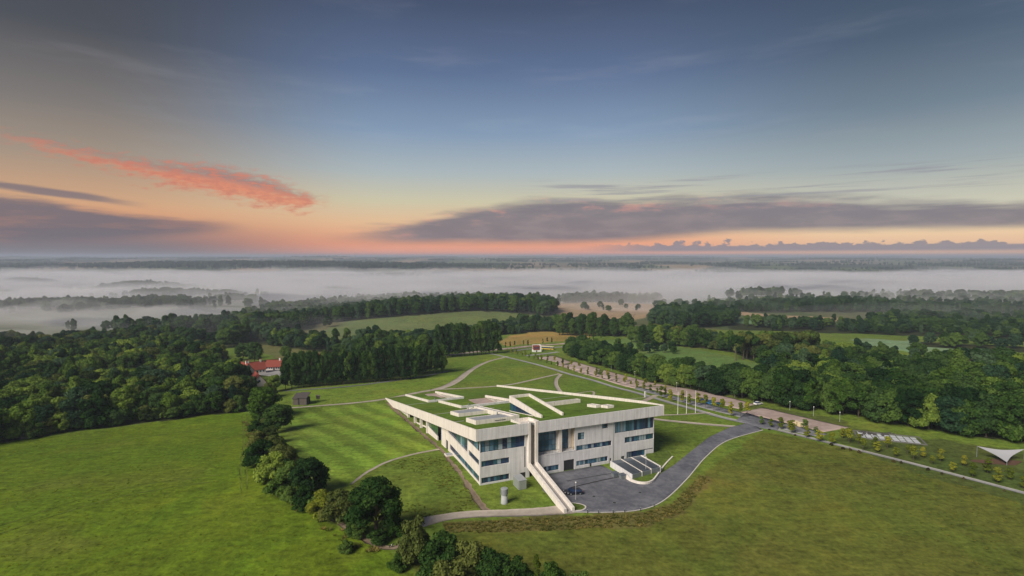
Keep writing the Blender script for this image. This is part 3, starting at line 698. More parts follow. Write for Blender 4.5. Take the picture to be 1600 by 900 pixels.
# the wedge: level-topped walls over a turf trough, dark glass under its left side
u0, u1, v0, v1 = WEDGE; zt = 14.65
w = MB()
def wall_poly(ua, ub, botf):   # sloping underside, level top, snub nose at the front
    w.hexa([(ua, v0 - 1.6, rt(v0 - 1.6) - 0.6), (ub, v0 - 1.6, rt(v0 - 1.6) - 0.6), (ub, v1, botf), (ua, v1, botf), (ua, v0 - 1.6, zt - 0.1), (ub, v0 - 1.6, zt - 0.1), (ub, v1, zt), (ua, v1, zt)])
wall_poly(u0 - 0.45, u0 + 0.1, zt - 2.3)
wg = w.build('wedge_wall', CONC_LIT, mus)
w = MB(); wall_poly(u1 - 0.1, u1 + 0.45, rt(v1) - 0.8); w.build('wedge_wall', CONC_LIT, mus)
w = MB(); w.box(u0 + 0.1, u1 - 0.1, v1 - 0.5, v1 + 0.02, rt(v1) - 0.8, zt - 0.012); w.build('wedge_wall', CONC_LIT, mus)
w = MB(); w.hexa([(u0 + 0.1, v0 - 1.5, 12.4), (u1 - 0.1, v0 - 1.5, 12.4), (u1 - 0.1, v1 - 0.5, 12.4), (u0 + 0.1, v1 - 0.5, 12.4), (u0 + 0.1, v0 - 1.5, rt(v0 - 1.5) - 0.12), (u1 - 0.1, v0 - 1.5, rt(v0 - 1.5) - 0.12), (u1 - 0.1, v1 - 0.5, 13.75), (u0 + 0.1, v1 - 0.5, 13.75)])
w.build('wedge_turf', GR, mus)
wf = MB(); n = 7
for k in range(n + 1):
    b = 14.0 + (v1 - 0.2 - 14.0) * k / n; top = zt - 2.3 + (14.0 - rt(v0) + 0.0) * 0
    tt = rt(v0 - 1.6) - 0.6 + (zt - 2.3 - rt(v0 - 1.6) + 0.6) * (b - v0 + 1.6) / (v1 - v0 + 1.6)
    if tt > rt(b): wf.box(u0 - 0.12, u0 + 0.02, b - 0.06, b + 0.06, rt(b) - 0.3, tt)
wf.hexa([(u0 - .125, 14, rt(14) - .3), (u0 + .025, 14, rt(14) - .3), (u0 + .025, v1 - .2, rt(v1 - .2) - .3), (u0 - .125, v1 - .2, rt(v1 - .2) - .3), (u0 - .125, 14, rt(14) + .22), (u0 + .025, 14, rt(14) + .22), (u0 + .025, v1 - .2, rt(v1 - .2) + .22), (u0 - .125, v1 - .2, rt(v1 - .2) + .22)])
wfo = wf.build('wedge_window', FRAME, mus)
for k in range(n):
    b0 = 14.0 + (v1 - 0.2 - 14.0) * k / n + 0.07; b1 = 14.0 + (v1 - 0.2 - 14.0) * (k + 1) / n - 0.07
    f = lambda b: rt(v0 - 1.6) - 0.6 + (zt - 2.3 - rt(v0 - 1.6) + 0.6) * (b - v0 + 1.6) / (v1 - v0 + 1.6)
    m = MB(); m.hexa([(u0 - 0.06, b0, rt(b0) - 0.4), (u0, b0, rt(b0) - 0.4), (u0, b1, rt(b1) - 0.4), (u0 - 0.06, b1, rt(b1) - 0.4), (u0 - 0.06, b0, max(f(b0), rt(b0) - 0.3)), (u0, b0, max(f(b0), rt(b0) - 0.3)), (u0, b1, f(b1)), (u0 - 0.06, b1, f(b1))]); m.build('pane', GLASS, wfo)
band(u0 - 0.4, u0 - 0.16, 13.0, v1 + 0.3, lambda a, b: rt(b) + 0.14, lambda a, b: rt(b) - 0.5, 'wedge_sill', CONC_LIT)
band(u0 - 0.16, u1, v1 + 0.06, v1 + 0.3, lambda a, b: rt(b) + 0.14, lambda a, b: rt(b) - 0.9, 'wedge_sill', CONC_LIT)

# ---- front
FV = 1.0; TH = 0.45
def facade(name, us, ws, holes, v=FV, th=TH, mat=CONC, top=None):
    """upright wall in the plane v, with openings"""
    A = sorted(set(us) | {h[0] for h in holes} | {h[1] for h in holes}); B = sorted(set(ws) | {h[2] for h in holes} | {h[3] for h in holes})
    A = [a for a in A if min(us) <= a <= max(us)]; B = [b for b in B if min(ws) <= b <= max(ws)]
    K = cells(A, B, lambda a, b: any(h[0] < a < h[1] and h[2] < b < h[3] for h in holes))
    return put(name, solid(A, B, K, lambda a, b: v, lambda a, b: v + th, lambda a, b, c: (a, c, b)), mat)
def window(u0, u1, w0, w1, v, nu, nw=1, name='window', bar=0.09, mull=None, depth=0.28, parent=mus):
    """framed glazing set back in an opening of the front"""
    vf = v + depth; fr = MB(); e = 0.07
    fr.box(u0, u1, vf, vf + 0.12, w0, w0 + e); fr.box(u0, u1, vf, vf + 0.12, w1 - e, w1)
    fr.box(u0, u0 + e, vf, vf + 0.12, w0 + e, w1 - e); fr.box(u1 - e, u1, vf, vf + 0.12, w0 + e, w1 - e)
    xs = [u0 + e + (u1 - u0 - 2 * e) * k / nu for k in range(nu + 1)] if mull is None else mull
    zs = [w0 + e + (w1 - w0 - 2 * e) * k / nw for k in range(nw + 1)]
    for x in xs[1:-1]: fr.box(x - bar / 2, x + bar / 2, vf + 0.003, vf + 0.11, w0 + e, w1 - e)
    for z in zs[1:-1]:
        for a, b in zip(xs[:-1], xs[1:]): fr.box(a + bar / 2, b - bar / 2, vf + 0.006, vf + 0.10, z - bar / 2, z + bar / 2)
    o = fr.build(name, FRAME, parent)
    for a, b in zip(xs[:-1], xs[1:]):
        cr = rnd.random() if name != 'tall_window' else .38 + .34 * rnd.random()
        for c, d in zip(zs[:-1], zs[1:]):
            m = MB(); m.box(a + bar / 2, b - bar / 2, vf + 0.05, vf + 0.08, c + bar / 2, d - bar / 2); m.build('pane', GLASS, o).color = (cr, cr, cr, 1)
    return o
GB = -2.7
# left block
facade('front_wall', [1.5, 16.9], [GB, 11.72], [(1.9, 10.5, -1.10, 0.58), (1.9, 10.5, 3.70, 5.42), (1.6, 15.4, 7.90, 11.25)])
window(1.9, 10.5, -1.10, 0.58, FV, 9); window(1.9, 10.5, 3.70, 5.42, FV, 7); window(1.6, 15.4, 7.90, 11.25, FV, 10, 2)
m = MB(); m.box(15.28, 15.62, FV - 0.012, FV + 0.1, 1.7, 7.85); m.build('wall_slot', DARK, mus)
m = MB(); m.box(14.0, 15.6, FV - 0.012, FV + 0.1, -1.75, 0.2); m.build('service_door', DARK, mus)
# middle: recessed balcony with tall glazing, gate and low window below
facade('front_wall', [18.4, 32.2], [GB, 4.2], [(21.6, 26.75, -0.85, 0.8), (28.4, 32.0, -2.7, 1.72)])
window(21.6, 26.75, -0.85, 0.8, FV, 6)
g_ = MB()
for k in range(6): g_.box(28.42 + k * 0.595, 28.42 + k * 0.595 + 0.565, FV + 0.2, FV + 0.27 + 0.02 * (k % 2), -1.95, 1.70)
gate = g_.build('gate', simple('gate_steel', (0.03, 0.033, 0.04), 0.5, 0.2, 2.0, 0.2), mus); gate['label'] = 'tall dark steel loading gate'
m = MB(); m.box(18.4, 32.2, FV - 0.06, FV + 3.2, 4.203, 4.42); m.build('balcony_floor', CONC, mus)
rl = MB()
for k in range(25): rl.box(19.5 + k * 0.51, 19.54 + k * 0.51, FV + 0.10, FV + 0.14, 4.43, 5.4)
rl.box(19.45, 32.0, FV + 0.08, FV + 0.16, 5.40, 5.46); rl.build('balcony_railing', FRAME, mus)
BVV = FV + 2.0
facade('balcony_wall', [18.4, 32.2], [4.43, 11.72], [(19.4, 26.8, 4.5, 11.45), (27.9, 31.0, 4.5, 11.45)], BVV, 0.4, CONC_LIT)
window(19.4, 26.8, 4.5, 11.45, BVV, 6, 4, 'tall_window'); window(27.9, 31.0, 4.5, 11.45, BVV, 3, 4, 'tall_window')
m = MB(); m.box(26.85, 27.75, FV + 0.02, BVV - 0.01, 4.43, 11.72); m.build('balcony_pier', CONC_LIT, mus)
SAND = concrete('sandy_concrete', (0.50, 0.42, 0.31))
m = MB(); m.box(32.0, 32.3, FV + 0.46, BVV + 0.4, 4.43, 11.72); m.build('balcony_side', SAND, mus)
# right block
facade('front_wall', [32.2, 46.15], [GB, 11.72], [(33.2, 35.6, 7.35, 9.6), (41.85, 44.0, 9.8, 11.45), (32.7, 45.4, 4.05, 5.65), (32.75, 44.1, -0.72, 0.86), (37.5, 38.3, -2.7, -0.15), (44.7, 45.4, -2.7, 0.0)])
window(33.2, 35.6, 7.35, 9.6, FV, 2, 2); window(41.85, 44.0, 9.8, 11.45, FV, 2, 2)
window(32.7, 45.4, 4.05, 5.65, FV, 12); window(32.75, 44.1, -0.72, 0.86, FV, 14)
for a, b, t in ((37.5, 38.3, -0.75), (44.7, 45.4, 0.0)):
    m = MB(); m.box(a, b, FV + 0.2, FV + 0.3, -2.0, t); d = m.build('door', FRAME, mus)
    m = MB(); m.box(b - 0.16, b - 0.1, FV + 0.12, FV + 0.198, -1.0, -0.8); m.build('handle', GREYM, d)
m = MB(); m.box(46.15, 46.45, FV + 0.25, FV + 0.5, GB, 11.72); m.build('wall_slot', DARK, mus)
facade('front_wall', [46.45, 61.6], [GB, 11.72], [(46.55, 61.5, 7.70, 11.35), (50.3, 61.5, 4.08, 5.95), (51.1, 58.3, -0.95, 1.08), (49.0, 50.4, -1.3, 0.0), (58.3, 61.5, 0.72, 1.08)])
window(46.55, 61.5, 7.70, 11.35, FV, 14, 1, bar=0.12); window(50.3, 61.5, 4.08, 5.95, FV, 12); window(51.1, 58.3, -0.95, 1.08, FV, 7); window(58.3, 61.5, 0.72, 1.08, FV, 2)
m = MB()
for k in range(6): m.box(49.0, 50.4, FV + 0.2, FV + 0.26, -1.28 + k * 0.215, -1.28 + k * 0.215 + 0.17)
m.build('louvre', LOUVRE, mus)
# ---- right and back walls, inner core
def side_wall(name, u, v0, v1, w0, topf, holes=(), th=0.45, mat=CONC_LIT, sgn=1, n=24):
    A = sorted({round(v0 + (v1 - v0) * k / n, 3) for k in range(n + 1)} | {h[0] for h in holes} | {h[1] for h in holes})
    Bs = sorted({w0, 99.0} | {h[2] for h in holes} | {h[3] for h in holes})
    K = cells(A, Bs, lambda a, b: any(h[0] < a < h[1] and h[2] < b < h[3] for h in holes))
    K = [(i, j) for i, j in K if Bs[j] < topf(A[i]) - 0.001]
    return put(name, solid(A, Bs, K, lambda a, b: u, lambda a, b: u + th * sgn, lambda a, b, c: (c, a, min(b, topf(a)))), mat)
und = lambda v: rt(v) - 3.32
side_wall('side_wall', 61.6, FV + 0.46, 118, -12.5, lambda v: und(v), [(6, 30, 4.0, 6.0)], sgn=-1)
m = MB(); m.box(61.3, 61.4, 6, 30, 4.0, 6.0); m.build('window', GLASS, mus)
# ---- left side: bands of wall and glass that the falling roof cuts off one after another
LU = 1.5
side_wall('side_wall', LU, FV + 0.46, 33.5, -4.0, lambda v: min(und(v), 3.85) if v > 12.3 else und(v), [(1.9, 31.2, -0.98, 0.88), (1.9, 11.2, 3.85, 5.5), (1.5, 12.1, 8.0, 12.0)], n=26)
side_wall('pier', LU - 0.02, 36.4, 41.6, -5.0, lambda v: und(v), n=4)
side_wall('pier', LU + 0.03, 33.5, 36.4, -5.0, lambda v: und(v), [(33.6, 36.2, -5.0, 0.85)], n=3)
m = MB(); m.box(LU + 0.25, LU + 0.35, 33.6, 36.2, -3.0, 0.85); d = m.build('door', FRAME, mus)
m = MB(); m.box(LU + 0.17, LU + 0.248, 34.0, 34.1, -1.9, -1.6); m.build('handle', GREYM, d)
def side_glass(v0, v1, w0, topf, n, name='window', u=LU + 0.25, w0f=None):
    w0f = w0f or (lambda v: w0); fr = MB(); xs = [v0 + (v1 - v0) * k / n for k in range(n + 1)]
    for x in xs:
        if topf(x) - w0f(x) > 0.15: fr.box(u - 0.03, u + 0.09, x - 0.05, x + 0.05, w0f(x), topf(x))
    fr.hexa([(u - 0.04, v0, w0f(v0)), (u + 0.1, v0, w0f(v0)), (u + 0.1, v1, w0f(v1)), (u - 0.04, v1, w0f(v1)), (u - 0.04, v0, w0f(v0) + 0.1), (u + 0.1, v0, w0f(v0) + 0.1), (u + 0.1, v1, w0f(v1) + 0.1), (u - 0.04, v1, w0f(v1) + 0.1)])
    o = fr.build(name, FRAME, mus)
    for a, b in zip(xs[:-1], xs[1:]):
        if topf(a) - w0f(a) < 0.12: continue
        tb = max(topf(b), w0f(b) + 0.01)
        m = MB(); m.hexa([(u, a + 0.05, w0f(a) + 0.1), (u + 0.04, a + 0.05, w0f(a) + 0.1), (u + 0.04, b - 0.05, w0f(b) + 0.1), (u, b - 0.05, w0f(b) + 0.1), (u, a + 0.05, topf(a)), (u + 0.04, a + 0.05, topf(a)), (u + 0.04, b - 0.05, tb), (u, b - 0.05, tb)]); cr = rnd.random() * .7; m.build('pane', GLASS, o).color = (cr, cr, cr, 1)
    return o
side_glass(1.9, 31.2, -0.98, lambda v: 0.88, 22); side_glass(1.9, 11.2, 3.85, lambda v: 5.5, 6)
side_glass(1.5, 12.1, 8.0, lambda v: und(v) - 0.02, 6); side_glass(12.35, 36.3, 3.86, lambda v: max(und(v) - 0.02, 3.87), 11, 'tall_window', LU + 0.5)
m = MB(); m.box(LU + 0.02, LU + 0.42, 12.12, 12.33, 3.85, und(12.33)); m.build('pier', CONC_LIT, mus)
GRG = simple('green_glass', (0.03, 0.10, 0.055), 0.1, 0.35, 0.8)
gl = side_glass(47.2, 60.5, 0, lambda v: und(v) - 0.02, 5, 'window', LU + 0.25, lambda v: und(v) - 2.6 - (60.5 - v) * 0.16)
for c in list(gl.children): c.data.materials.clear(); c.data.materials.append(GRG)
A = brk(47.2, 61.2, 6)
put('side_wall', solid(A, [0, 1], cells(A, [0, 1], lambda a, b: False), lambda a, b: LU if b == 0 else LU, lambda a, b: LU + 0.4, lambda a, b, c: (c, a, -9.5 if b == 0 else und(a) - 2.6 - (60.5 - a) * 0.16)), CONC_LIT)
m = MB(); m.box(LU + 1.2, LU + 1.3, 41.6, 47.2, -6, und(44)); m.build('entrance_glass', GLASS, mus)
for v in (61.2, 71.6, 82.4, 95.6):
    m = MB(); m.box(LU - 0.6, LU + 0.4, v - 0.45, v + 0.45, und(v) - 8, und(v) + 0.1); m.build('pillar', CONC_LIT, mus)
for a, b in ((61.65, 71.15), (72.05, 81.95), (82.85, 95.15)):
    m = MB(); f = lambda v: und(v) - 3.2
    m.hexa([(LU + 0.3, a, f(a) - 0.5), (LU + 0.7, a, f(a) - 0.5), (LU + 0.7, b, f(b) - 0.5), (LU + 0.3, b, f(b) - 0.5), (LU + 0.3, a, f(a)), (LU + 0.7, a, f(a)), (LU + 0.7, b, f(b)), (LU + 0.3, b, f(b))]); m.build('porch_beam', CONC_LIT, mus)
side_wall('porch_wall', LU + 4.2, 41.6, 118, -16, lambda v: und(v), mat=SAND, n=8)
side_wall('side_wall', LU, 96.0, 123, -16, lambda v: und(v), n=4)
m = MB(); m.hexa([(2.9, 2.6, -5), (61, 2.6, -5), (61, 118, -14), (4, 118, -14), (2.9, 2.6 + 1.6, 11.5 - 0.3), (61, 4.2, 11.0), (61, 118, und(118) - .1), (4, 118, und(118) - .1)])
# ---- the rain chute: two tall fins, and a long trough running down to the lawn
for a, b in ((16.14, 16.88), (18.42, 19.22)):
    m = MB(); m.box(a, b, -0.10, FV + 0.5, 3.0, RT + 0.28); m.build('chute_fin', CONC_LIT, mus)
m = MB(); m.box(16.88, 18.42, FV + 0.25, FV + 0.48, 2.0, RT - 0.9); m.build('chute_back', simple('slot_concrete', (0.30, 0.28, 0.265), 0.9, 0.3, 1.0), mus)  # darker grey concrete for the back between the fins
CHV = -23.0; cz = lambda v: -1.45 + (3.55) * (1 - v / CHV)      # trough floor
cu = lambda v: -0.55 * (v / CHV)
def trough(ua, ub, lo, hi, name, mat):
    m = MB(); ns = [0.9, -5, -11, -17, CHV]
    for a, b in zip(ns[:-1], ns[1:]):
        m.hexa([(ua + cu(b), b, cz(b) + lo), (ub + cu(b), b, cz(b) + lo), (ub + cu(a), a, cz(a) + lo), (ua + cu(a), a, cz(a) + lo), (ua + cu(b), b, cz(b) + hi), (ub + cu(b), b, cz(b) + hi), (ub + cu(a), a, cz(a) + hi), (ua + cu(a), a, cz(a) + hi)])
    return m.build(name, mat, mus)
trough(16.10, 16.84, -0.8, 0.95, 'chute_wall', CONC_LIT); trough(18.44, 19.18, -0.8, 0.95, 'chute_wall', CONC_LIT)
trough(16.84, 18.44, -0.78, 0.0, 'chute_floor', simple('trough_concrete', (0.33, 0.315, 0.30), 0.6, 0.3, 0.8))  # trough floor in a darker, smoother grey than its walls
for a, b, c, d in ((13.6, 14.0, 0.3, 7.4), (14.0, 19.3, 7.0, 7.4), (19.3, 19.7, 0.3, 7.4), (14.0, 16.1, 0.3, 0.7)):
    band(a, b, c, d, lambda x, y: RT + 0.35 - 0.13 * y, lambda x, y: rt(y) - 0.7, 'chute_head', CONC_LIT)
band(14.0, 19.3, 0.7, 7.0, lambda x, y: rt(y) - 0.28, lambda x, y: rt(y) - 0.9, 'chute_basin', GREYTOP)
# dark void behind the facades so no light leaks through
m = MB(); m.box(6.0, 60.0, 4.5, 30, -2.5, 7.5); m.build('inner_core', DARK, mus)

# ------------------------------------------------------------------ trees
def leaf_quads(P, N, size, rs, aspect=0.75):
    n = len(P); up = rs.normal(size=(n, 3)); t = np.cross(N, up); t /= np.linalg.norm(t, axis=1)[:, None] + 1e-9; b = np.cross(N, t)
    s = (size * rs.uniform(0.6, 1.3, n))[:, None]; t = t * s; b = b * s * aspect
    bend = N * s * rs.uniform(-0.25, 0.35, n)[:, None]
    V = np.stack([P - t, P - b * 0.9 + bend * 0.5, P + t, P + b * 0.9 + bend * 0.5], 1).reshape(-1, 3)
    return V, np.arange(4 * n).reshape(-1, 4)
def crown_mesh(name, seed, shape='round', nleaf=3600, size=0.42, H=1.0):
    """crown of unit-less size: built at real scale for a tree 12 m tall"""
    rs = np.random.RandomState(seed); lobes = []
    if shape == 'round':
        for k in range(44):
            d = rs.normal(size=3); d /= np.linalg.norm(d); d[2] = d[2] if d[2] > -.75 else -d[2]
            r = rs.uniform(0.62, 1.0); lobes.append((np.array([d[0] * 4.0 * r, d[1] * 4.0 * r, 6.1 + d[2] * (4.6 if d[2] > 0 else 5.4) * r]), rs.uniform(1.1, 1.9)))
    elif shape == 'tall':
        for k in range(34):
            a = rs.uniform(0, 2 * math.pi); h = rs.uniform(0, 1); w = (0.75 + 0.35 * math.sin(h * 3.0)) * (1 - 0.45 * max(0, h - 0.75) / 0.25)
            r = rs.uniform(0.3, 1.0) * 1.75 * w; lobes.append((np.array([math.cos(a) * r, math.sin(a) * r, 1.9 + h * 9.4]), rs.uniform(0.75, 1.3)))
    elif shape == 'bush':
        for k in range(34):
            a = rs.uniform(0, 2 * math.pi); r = math.sqrt(rs.uniform(0, 1)) * 4.2; h = rs.uniform(0.1, 1) * (1 - (r / 5.2) ** 2)
            lobes.append((np.array([math.cos(a) * r, math.sin(a) * r, 1.0 + h * 8.6]), rs.uniform(1.1, 2.0)))
    elif shape == 'pine':
        for k in range(30):
            h = rs.uniform(0, 1); a = rs.uniform(0, 2 * math.pi); r = rs.uniform(0.2, 1) * (2.6 * (1 - h) ** 0.7 + 0.25)
            lobes.append((np.array([math.cos(a) * r, math.sin(a) * r, 2.2 + h * 9.4 - r * 0.25]), rs.uniform(0.5, 1.0)))
    elif shape == 'high':     # bare-stemmed, flat-topped
        for k in range(22):
            a = rs.uniform(0, 2 * math.pi); r = math.sqrt(rs.uniform(0, 1)) * 3.0
            lobes.append((np.array([math.cos(a) * r, math.sin(a) * r, 8.4 + rs.uniform(-1.8, 2.2) * (1 - r / 5)]), rs.uniform(0.8, 1.4)))
    elif shape == 'young':
        for k in range(14):
            h = rs.uniform(0, 1); a = rs.uniform(0, 2 * math.pi); r = rs.uniform(0, 1) * (1.9 * math.sin(0.35 + h * 2.5))
            lobes.append((np.array([math.cos(a) * r, math.sin(a) * r, 3.2 + h * 8.2]), rs.uniform(0.8, 1.5)))
    Cn = np.array([l[0] for l in lobes]); Rr = np.array([l[1] for l in lobes])
    wt = Rr ** 2; pick = rs.choice(len(lobes), nleaf, p=wt / wt.sum())
    d = rs.normal(size=(nleaf, 3)); d /= np.linalg.norm(d, axis=1)[:, None]; d[:, 2] = np.where(d[:, 2] < -0.35, -d[:, 2], d[:, 2])
    rad = Rr[pick] * rs.uniform(0.72, 1.08, nleaf) ** 0.7
    P = Cn[pick] + d * rad[:, None] * np.array([1, 1, 1.5 if shape == 'tall' else 0.85])
    P += rs.normal(scale=0.12, size=P.shape)
    # drop leaves buried deep inside other lobes
    D = np.linalg.norm(P[:, None] - Cn[None], axis=2) / Rr[None]; D[np.arange(nleaf), pick] = 9
    keep = D.min(1) > 0.55; P = P[keep]; d = d[keep]
    N = d + rs.normal(scale=0.45, size=d.shape); N /= np.linalg.norm(N, axis=1)[:, None]
    V, F = leaf_quads(P, N, size, rs)
    # dim leafy cores so the crown is not see-through everywhere
    vs, fs = [V], [F]; off = len(V)
    ico = bmesh.new(); bmesh.ops.create_icosphere(ico, subdivisions=1, radius=1.0); iv = np.array([v.co[:] for v in ico.verts]); fi = np.array([[v.index for v in f.verts] + [f.verts[2].index] for f in ico.faces]); ico.free()
    for c, r in lobes[::1]:
        vs.append(c + iv * r * 0.72 * rs.uniform(0.8, 1.15, (len(iv), 1)) * np.array([1, 1, 0.85])); fs.append(fi + off); off += len(iv)
    V = np.concatenate(vs); F = np.concatenate(fs)
    tri = np.concatenate([F[:, [0, 1, 2]], F[F[:, 2] != F[:, 3]][:, [0, 2, 3]]])
    return mesh_np(name, V, tri)
def trunk_mesh(name, seed, h=7.0, r=0.32, limbs=5):
    rs = random.Random(seed); m = MB(); p = Vector((0, 0, -0.8)); pts = [p]; rad = [r * 1.5]
    for k in range(1, 6):
        pts.append(Vector((rs.uniform(-.18, .18) * k * .4, rs.uniform(-.18, .18) * k * .4, h * k / 5))); rad.append(r * (1.1 - 0.17 * k))
    m.tube(pts, rad, 7)
    for k in range(limbs):
        b = pts[2 + k % 3]; a = rs.uniform(0, 6.28); l = rs.uniform(0.28, 0.46) * h
        q = [b, b + Vector((math.cos(a) * l * .4, math.sin(a) * l * .4, l * .35)), b + Vector((math.cos(a) * l * .85, math.sin(a) * l * .85, l * 0.9))]
        m.tube(q, [r * .5, r * .34, r * .12], 5)
    me = bpy.data.meshes.new(name); me.from_pydata([tuple(v) for v in m.v], [], m.f); me.update(); me.materials.append(BARK); return me
SH = {}
for sh, n, k, nl, sz in (('round', 4, 100, 4600, 0.36), ('tall', 3, 200, 4600, 0.32), ('bush', 3, 300, 4600, 0.36), ('pine', 2, 400, 3000, 0.34), ('high', 2, 500, 2600, 0.36), ('young', 3, 600, 900, 0.40), ('big', 2, 700, 11000, 0.26)):
    SH[sh] = [crown_mesh('crown', k + i, 'round' if sh == 'big' else sh, nl, sz) for i in range(n)]
TR = {'round': trunk_mesh('trunk', 1, 7.5, .34), 'tall': trunk_mesh('trunk', 2, 9.5, .26), 'bush': trunk_mesh('trunk', 3, 5, .22, 6), 'pine': trunk_mesh('trunk', 4, 10.5, .22, 2), 'high': trunk_mesh('trunk', 5, 9.0, .26, 5), 'young': trunk_mesh('trunk', 6, 9.0, .16, 4), 'big': trunk_mesh('trunk', 7, 7.5, .42)}
SPEC = []       # (x, y, height, shape, foliage, name, label, category, group, width factor)
def tree_at(x, y, h, sh, fol, label, group=None, name='tree', cat='tree', wf=1.0, z=None):
    r = empty(name, (x, y, gz(x, y) - 0.05 if z is None else z), rnd.uniform(0, 6.28)); tag(r, label, cat, group)
    s = h / 12.0; me = rnd.choice(SH[sh]); w = s * wf * rnd.uniform(0.94, 1.06)
    r.scale = (w, w, s)
    t = bpy.data.objects.new('trunk', TR[sh]); link(t, r)
    c = bpy.data.objects.new('crown', me); link(c, r)
    if not me.materials: me.materials.append(FOL[fol])
    c.material_slots[0].link = 'OBJECT'; c.material_slots[0].material = FOL[fol]
    return r
ORD = 'first second third fourth fifth sixth seventh eighth ninth tenth eleventh twelfth thirteenth fourteenth fifteenth sixteenth seventeenth eighteenth nineteenth twentieth'.split()
TENS = {2: 'twenty', 3: 'thirty', 4: 'forty', 5: 'fifty', 6: 'sixty'}
def ordinal(k):
    if k < 20: return ORD[k]
    t, o = divmod(k + 1, 10); return {2: 'twentieth', 3: 'thirtieth', 4: 'fortieth', 5: 'fiftieth', 6: 'sixtieth'}[t] if o == 0 else TENS[t] + '-' + ORD[o - 1]
NIND = [0]
def ind(*a, **k): NIND[0] += 1; return tree_at(*a, **k)

# hedgerow between the left field and the lawn: px, py of the foot, height in metres, width factor, shape, foliage, label
HEDGE = [(421, 622, 8, 1.0, 'bush', 'olive', 'yellow-green bush at the far end of the hedgerow by the farm'),
         (412, 654, 12, 1.15, 'round', 'bright', 'bright green round tree at the far end of the hedgerow beside the shed'),
         (434, 674, 9.5, 1.15, 'round', 'mid', 'dome-shaped dark green tree in the hedgerow beside the mown lawn corner'),
         (422, 694, 6.5, 0.9, 'bush', 'olive', 'small greyish bush in front of the dome-shaped hedgerow tree'),
         (428, 712, 7, 1.1, 'bush', 'olive', 'rusty olive bush halfway along the upper hedgerow'),
         (402, 676, 5, 1.2, 'bush', 'mid', 'low bush on the field side near the far end of the hedgerow'), (404, 700, 6, 1.2, 'bush', 'olive', 'olive bush on the field side below the dome-shaped tree'), (446, 748, 6, 1.2, 'bush', 'dark', 'dark bush on the lawn side at the bend of the hedgerow'), (434, 776, 6, 1.2, 'bush', 'light', 'pale green bush on the field side at the hedgerow bend'), (476, 795, 5.5, 1.1, 'bush', 'mid', 'green bush beside the branch of the dirt trail'), (408, 728, 8.5, 1.0, 'bush', 'mid', 'dark leafy bush on the field side of the upper hedgerow'),
         (440, 732, 7.5, 1.15, 'bush', 'olive', 'broad olive bush on the lawn side of the hedgerow'),
         (424, 752, 8, 1.15, 'bush', 'bright', 'yellow-tipped bush at the bend of the hedgerow'),
         (455, 765, 8, 1.1, 'bush', 'mid', 'rounded green bush between the bend and the lone dark tree'),
         (482, 774, 8.5, 1.1, 'round', 'dark', 'dark spreading tree of the hedgerow where the trodden path ends'),
         (455, 790, 5, 1.1, 'bush', 'mid', 'low bush beside the dirt trail at the hedgerow bend'),
         (505, 805, 6.5, 1.0, 'bush', 'yellow', 'yellowish bush in the gap between two dark hedgerow trees'),
         (532, 812, 7.6, 0.95, 'bush', 'olive', 'brownish green bush touching the biggest tree from behind'),
         (588, 842, 11.6, 1.18, 'big', 'mid', 'biggest broad dark green tree of the hedgerow, standing above the dirt trail'),
         (652, 876, 9.2, 0.85, 'bush', 'olive', 'feathery grey-green tree at the end of the dirt trail'),
         (690, 905, 8.6, 1.1, 'bush', 'mid', 'leafy green bush below the start of the gravel path'),
         (728, 912, 8.2, 1.1, 'bush', 'olive', 'brown-tinged bush in the lower hedge'),
         (765, 918, 7.6, 1.1, 'bush', 'mid', 'mixed green bush in the middle of the lower hedge'),
         (806, 925, 6.6, 1.0, 'bush', 'mid', 'green bush in the lower hedge beside the bright yellow one'),
         (838, 925, 6.2, 0.65, 'young', 'yellow', 'bright yellow-leaved bush in the lower hedge'),
         (868, 930, 6.0, 1.1, 'bush', 'light', 'grey-green bush in the lower hedge right of the yellow one'),
         (910, 934, 5.0, 1.1, 'bush', 'mid', 'last low bush at the tapering end of the lower hedge'),
         (706, 938, 8, 1.1, 'bush', 'olive', 'shadowy bush in front of the leafy lower hedge'), (590, 848, 3.4, 1.4, 'bush', 'mid', 'leafy low bush round the stem of the biggest hedgerow tree'), (620, 890, 3.2, 1.2, 'bush', 'light', 'low weedy bush beside the dirt trail'),
         (540, 862, 2.6, 1.2, 'bush', 'mid', 'low tangled bush in the field beside the dirt trail'), (560, 838, 3.4, 1.2, 'bush', 'mid', 'low bush at the foot of the biggest hedgerow tree'), (618, 838, 4.2, 1.1, 'bush', 'light', 'light low bush right of the biggest hedgerow tree')]
for px, py, h, wf, sh, fol, lab in HEDGE:
    p = at(px, py); ind(p.x, p.y, h * 1.28, sh, fol, lab, 'trees and bushes of the hedgerow', 'bush' if sh == 'bush' else 'tree', 'bush' if sh == 'bush' else 'tree', wf)
FL = resample(smooth_line([(p.x, p.y) for p in ats([(404, 642), (418, 688), (416, 724), (432, 762), (468, 786), (516, 812), (556, 834)])], 2.0), 19)
for k, (x, y) in enumerate(FL):
    ind(x + rnd.uniform(-1, 1), y + rnd.uniform(-1, 1), rnd.uniform(4.4, 6.4), 'bush', rnd.choice(['mid', 'olive', 'mid', 'light']), f'{ordinal(k)} low bush, counting from the farm end, filling the hedgerow between its trees', 'low filling bushes of the hedgerow', 'bush', 'bush', 1.15)
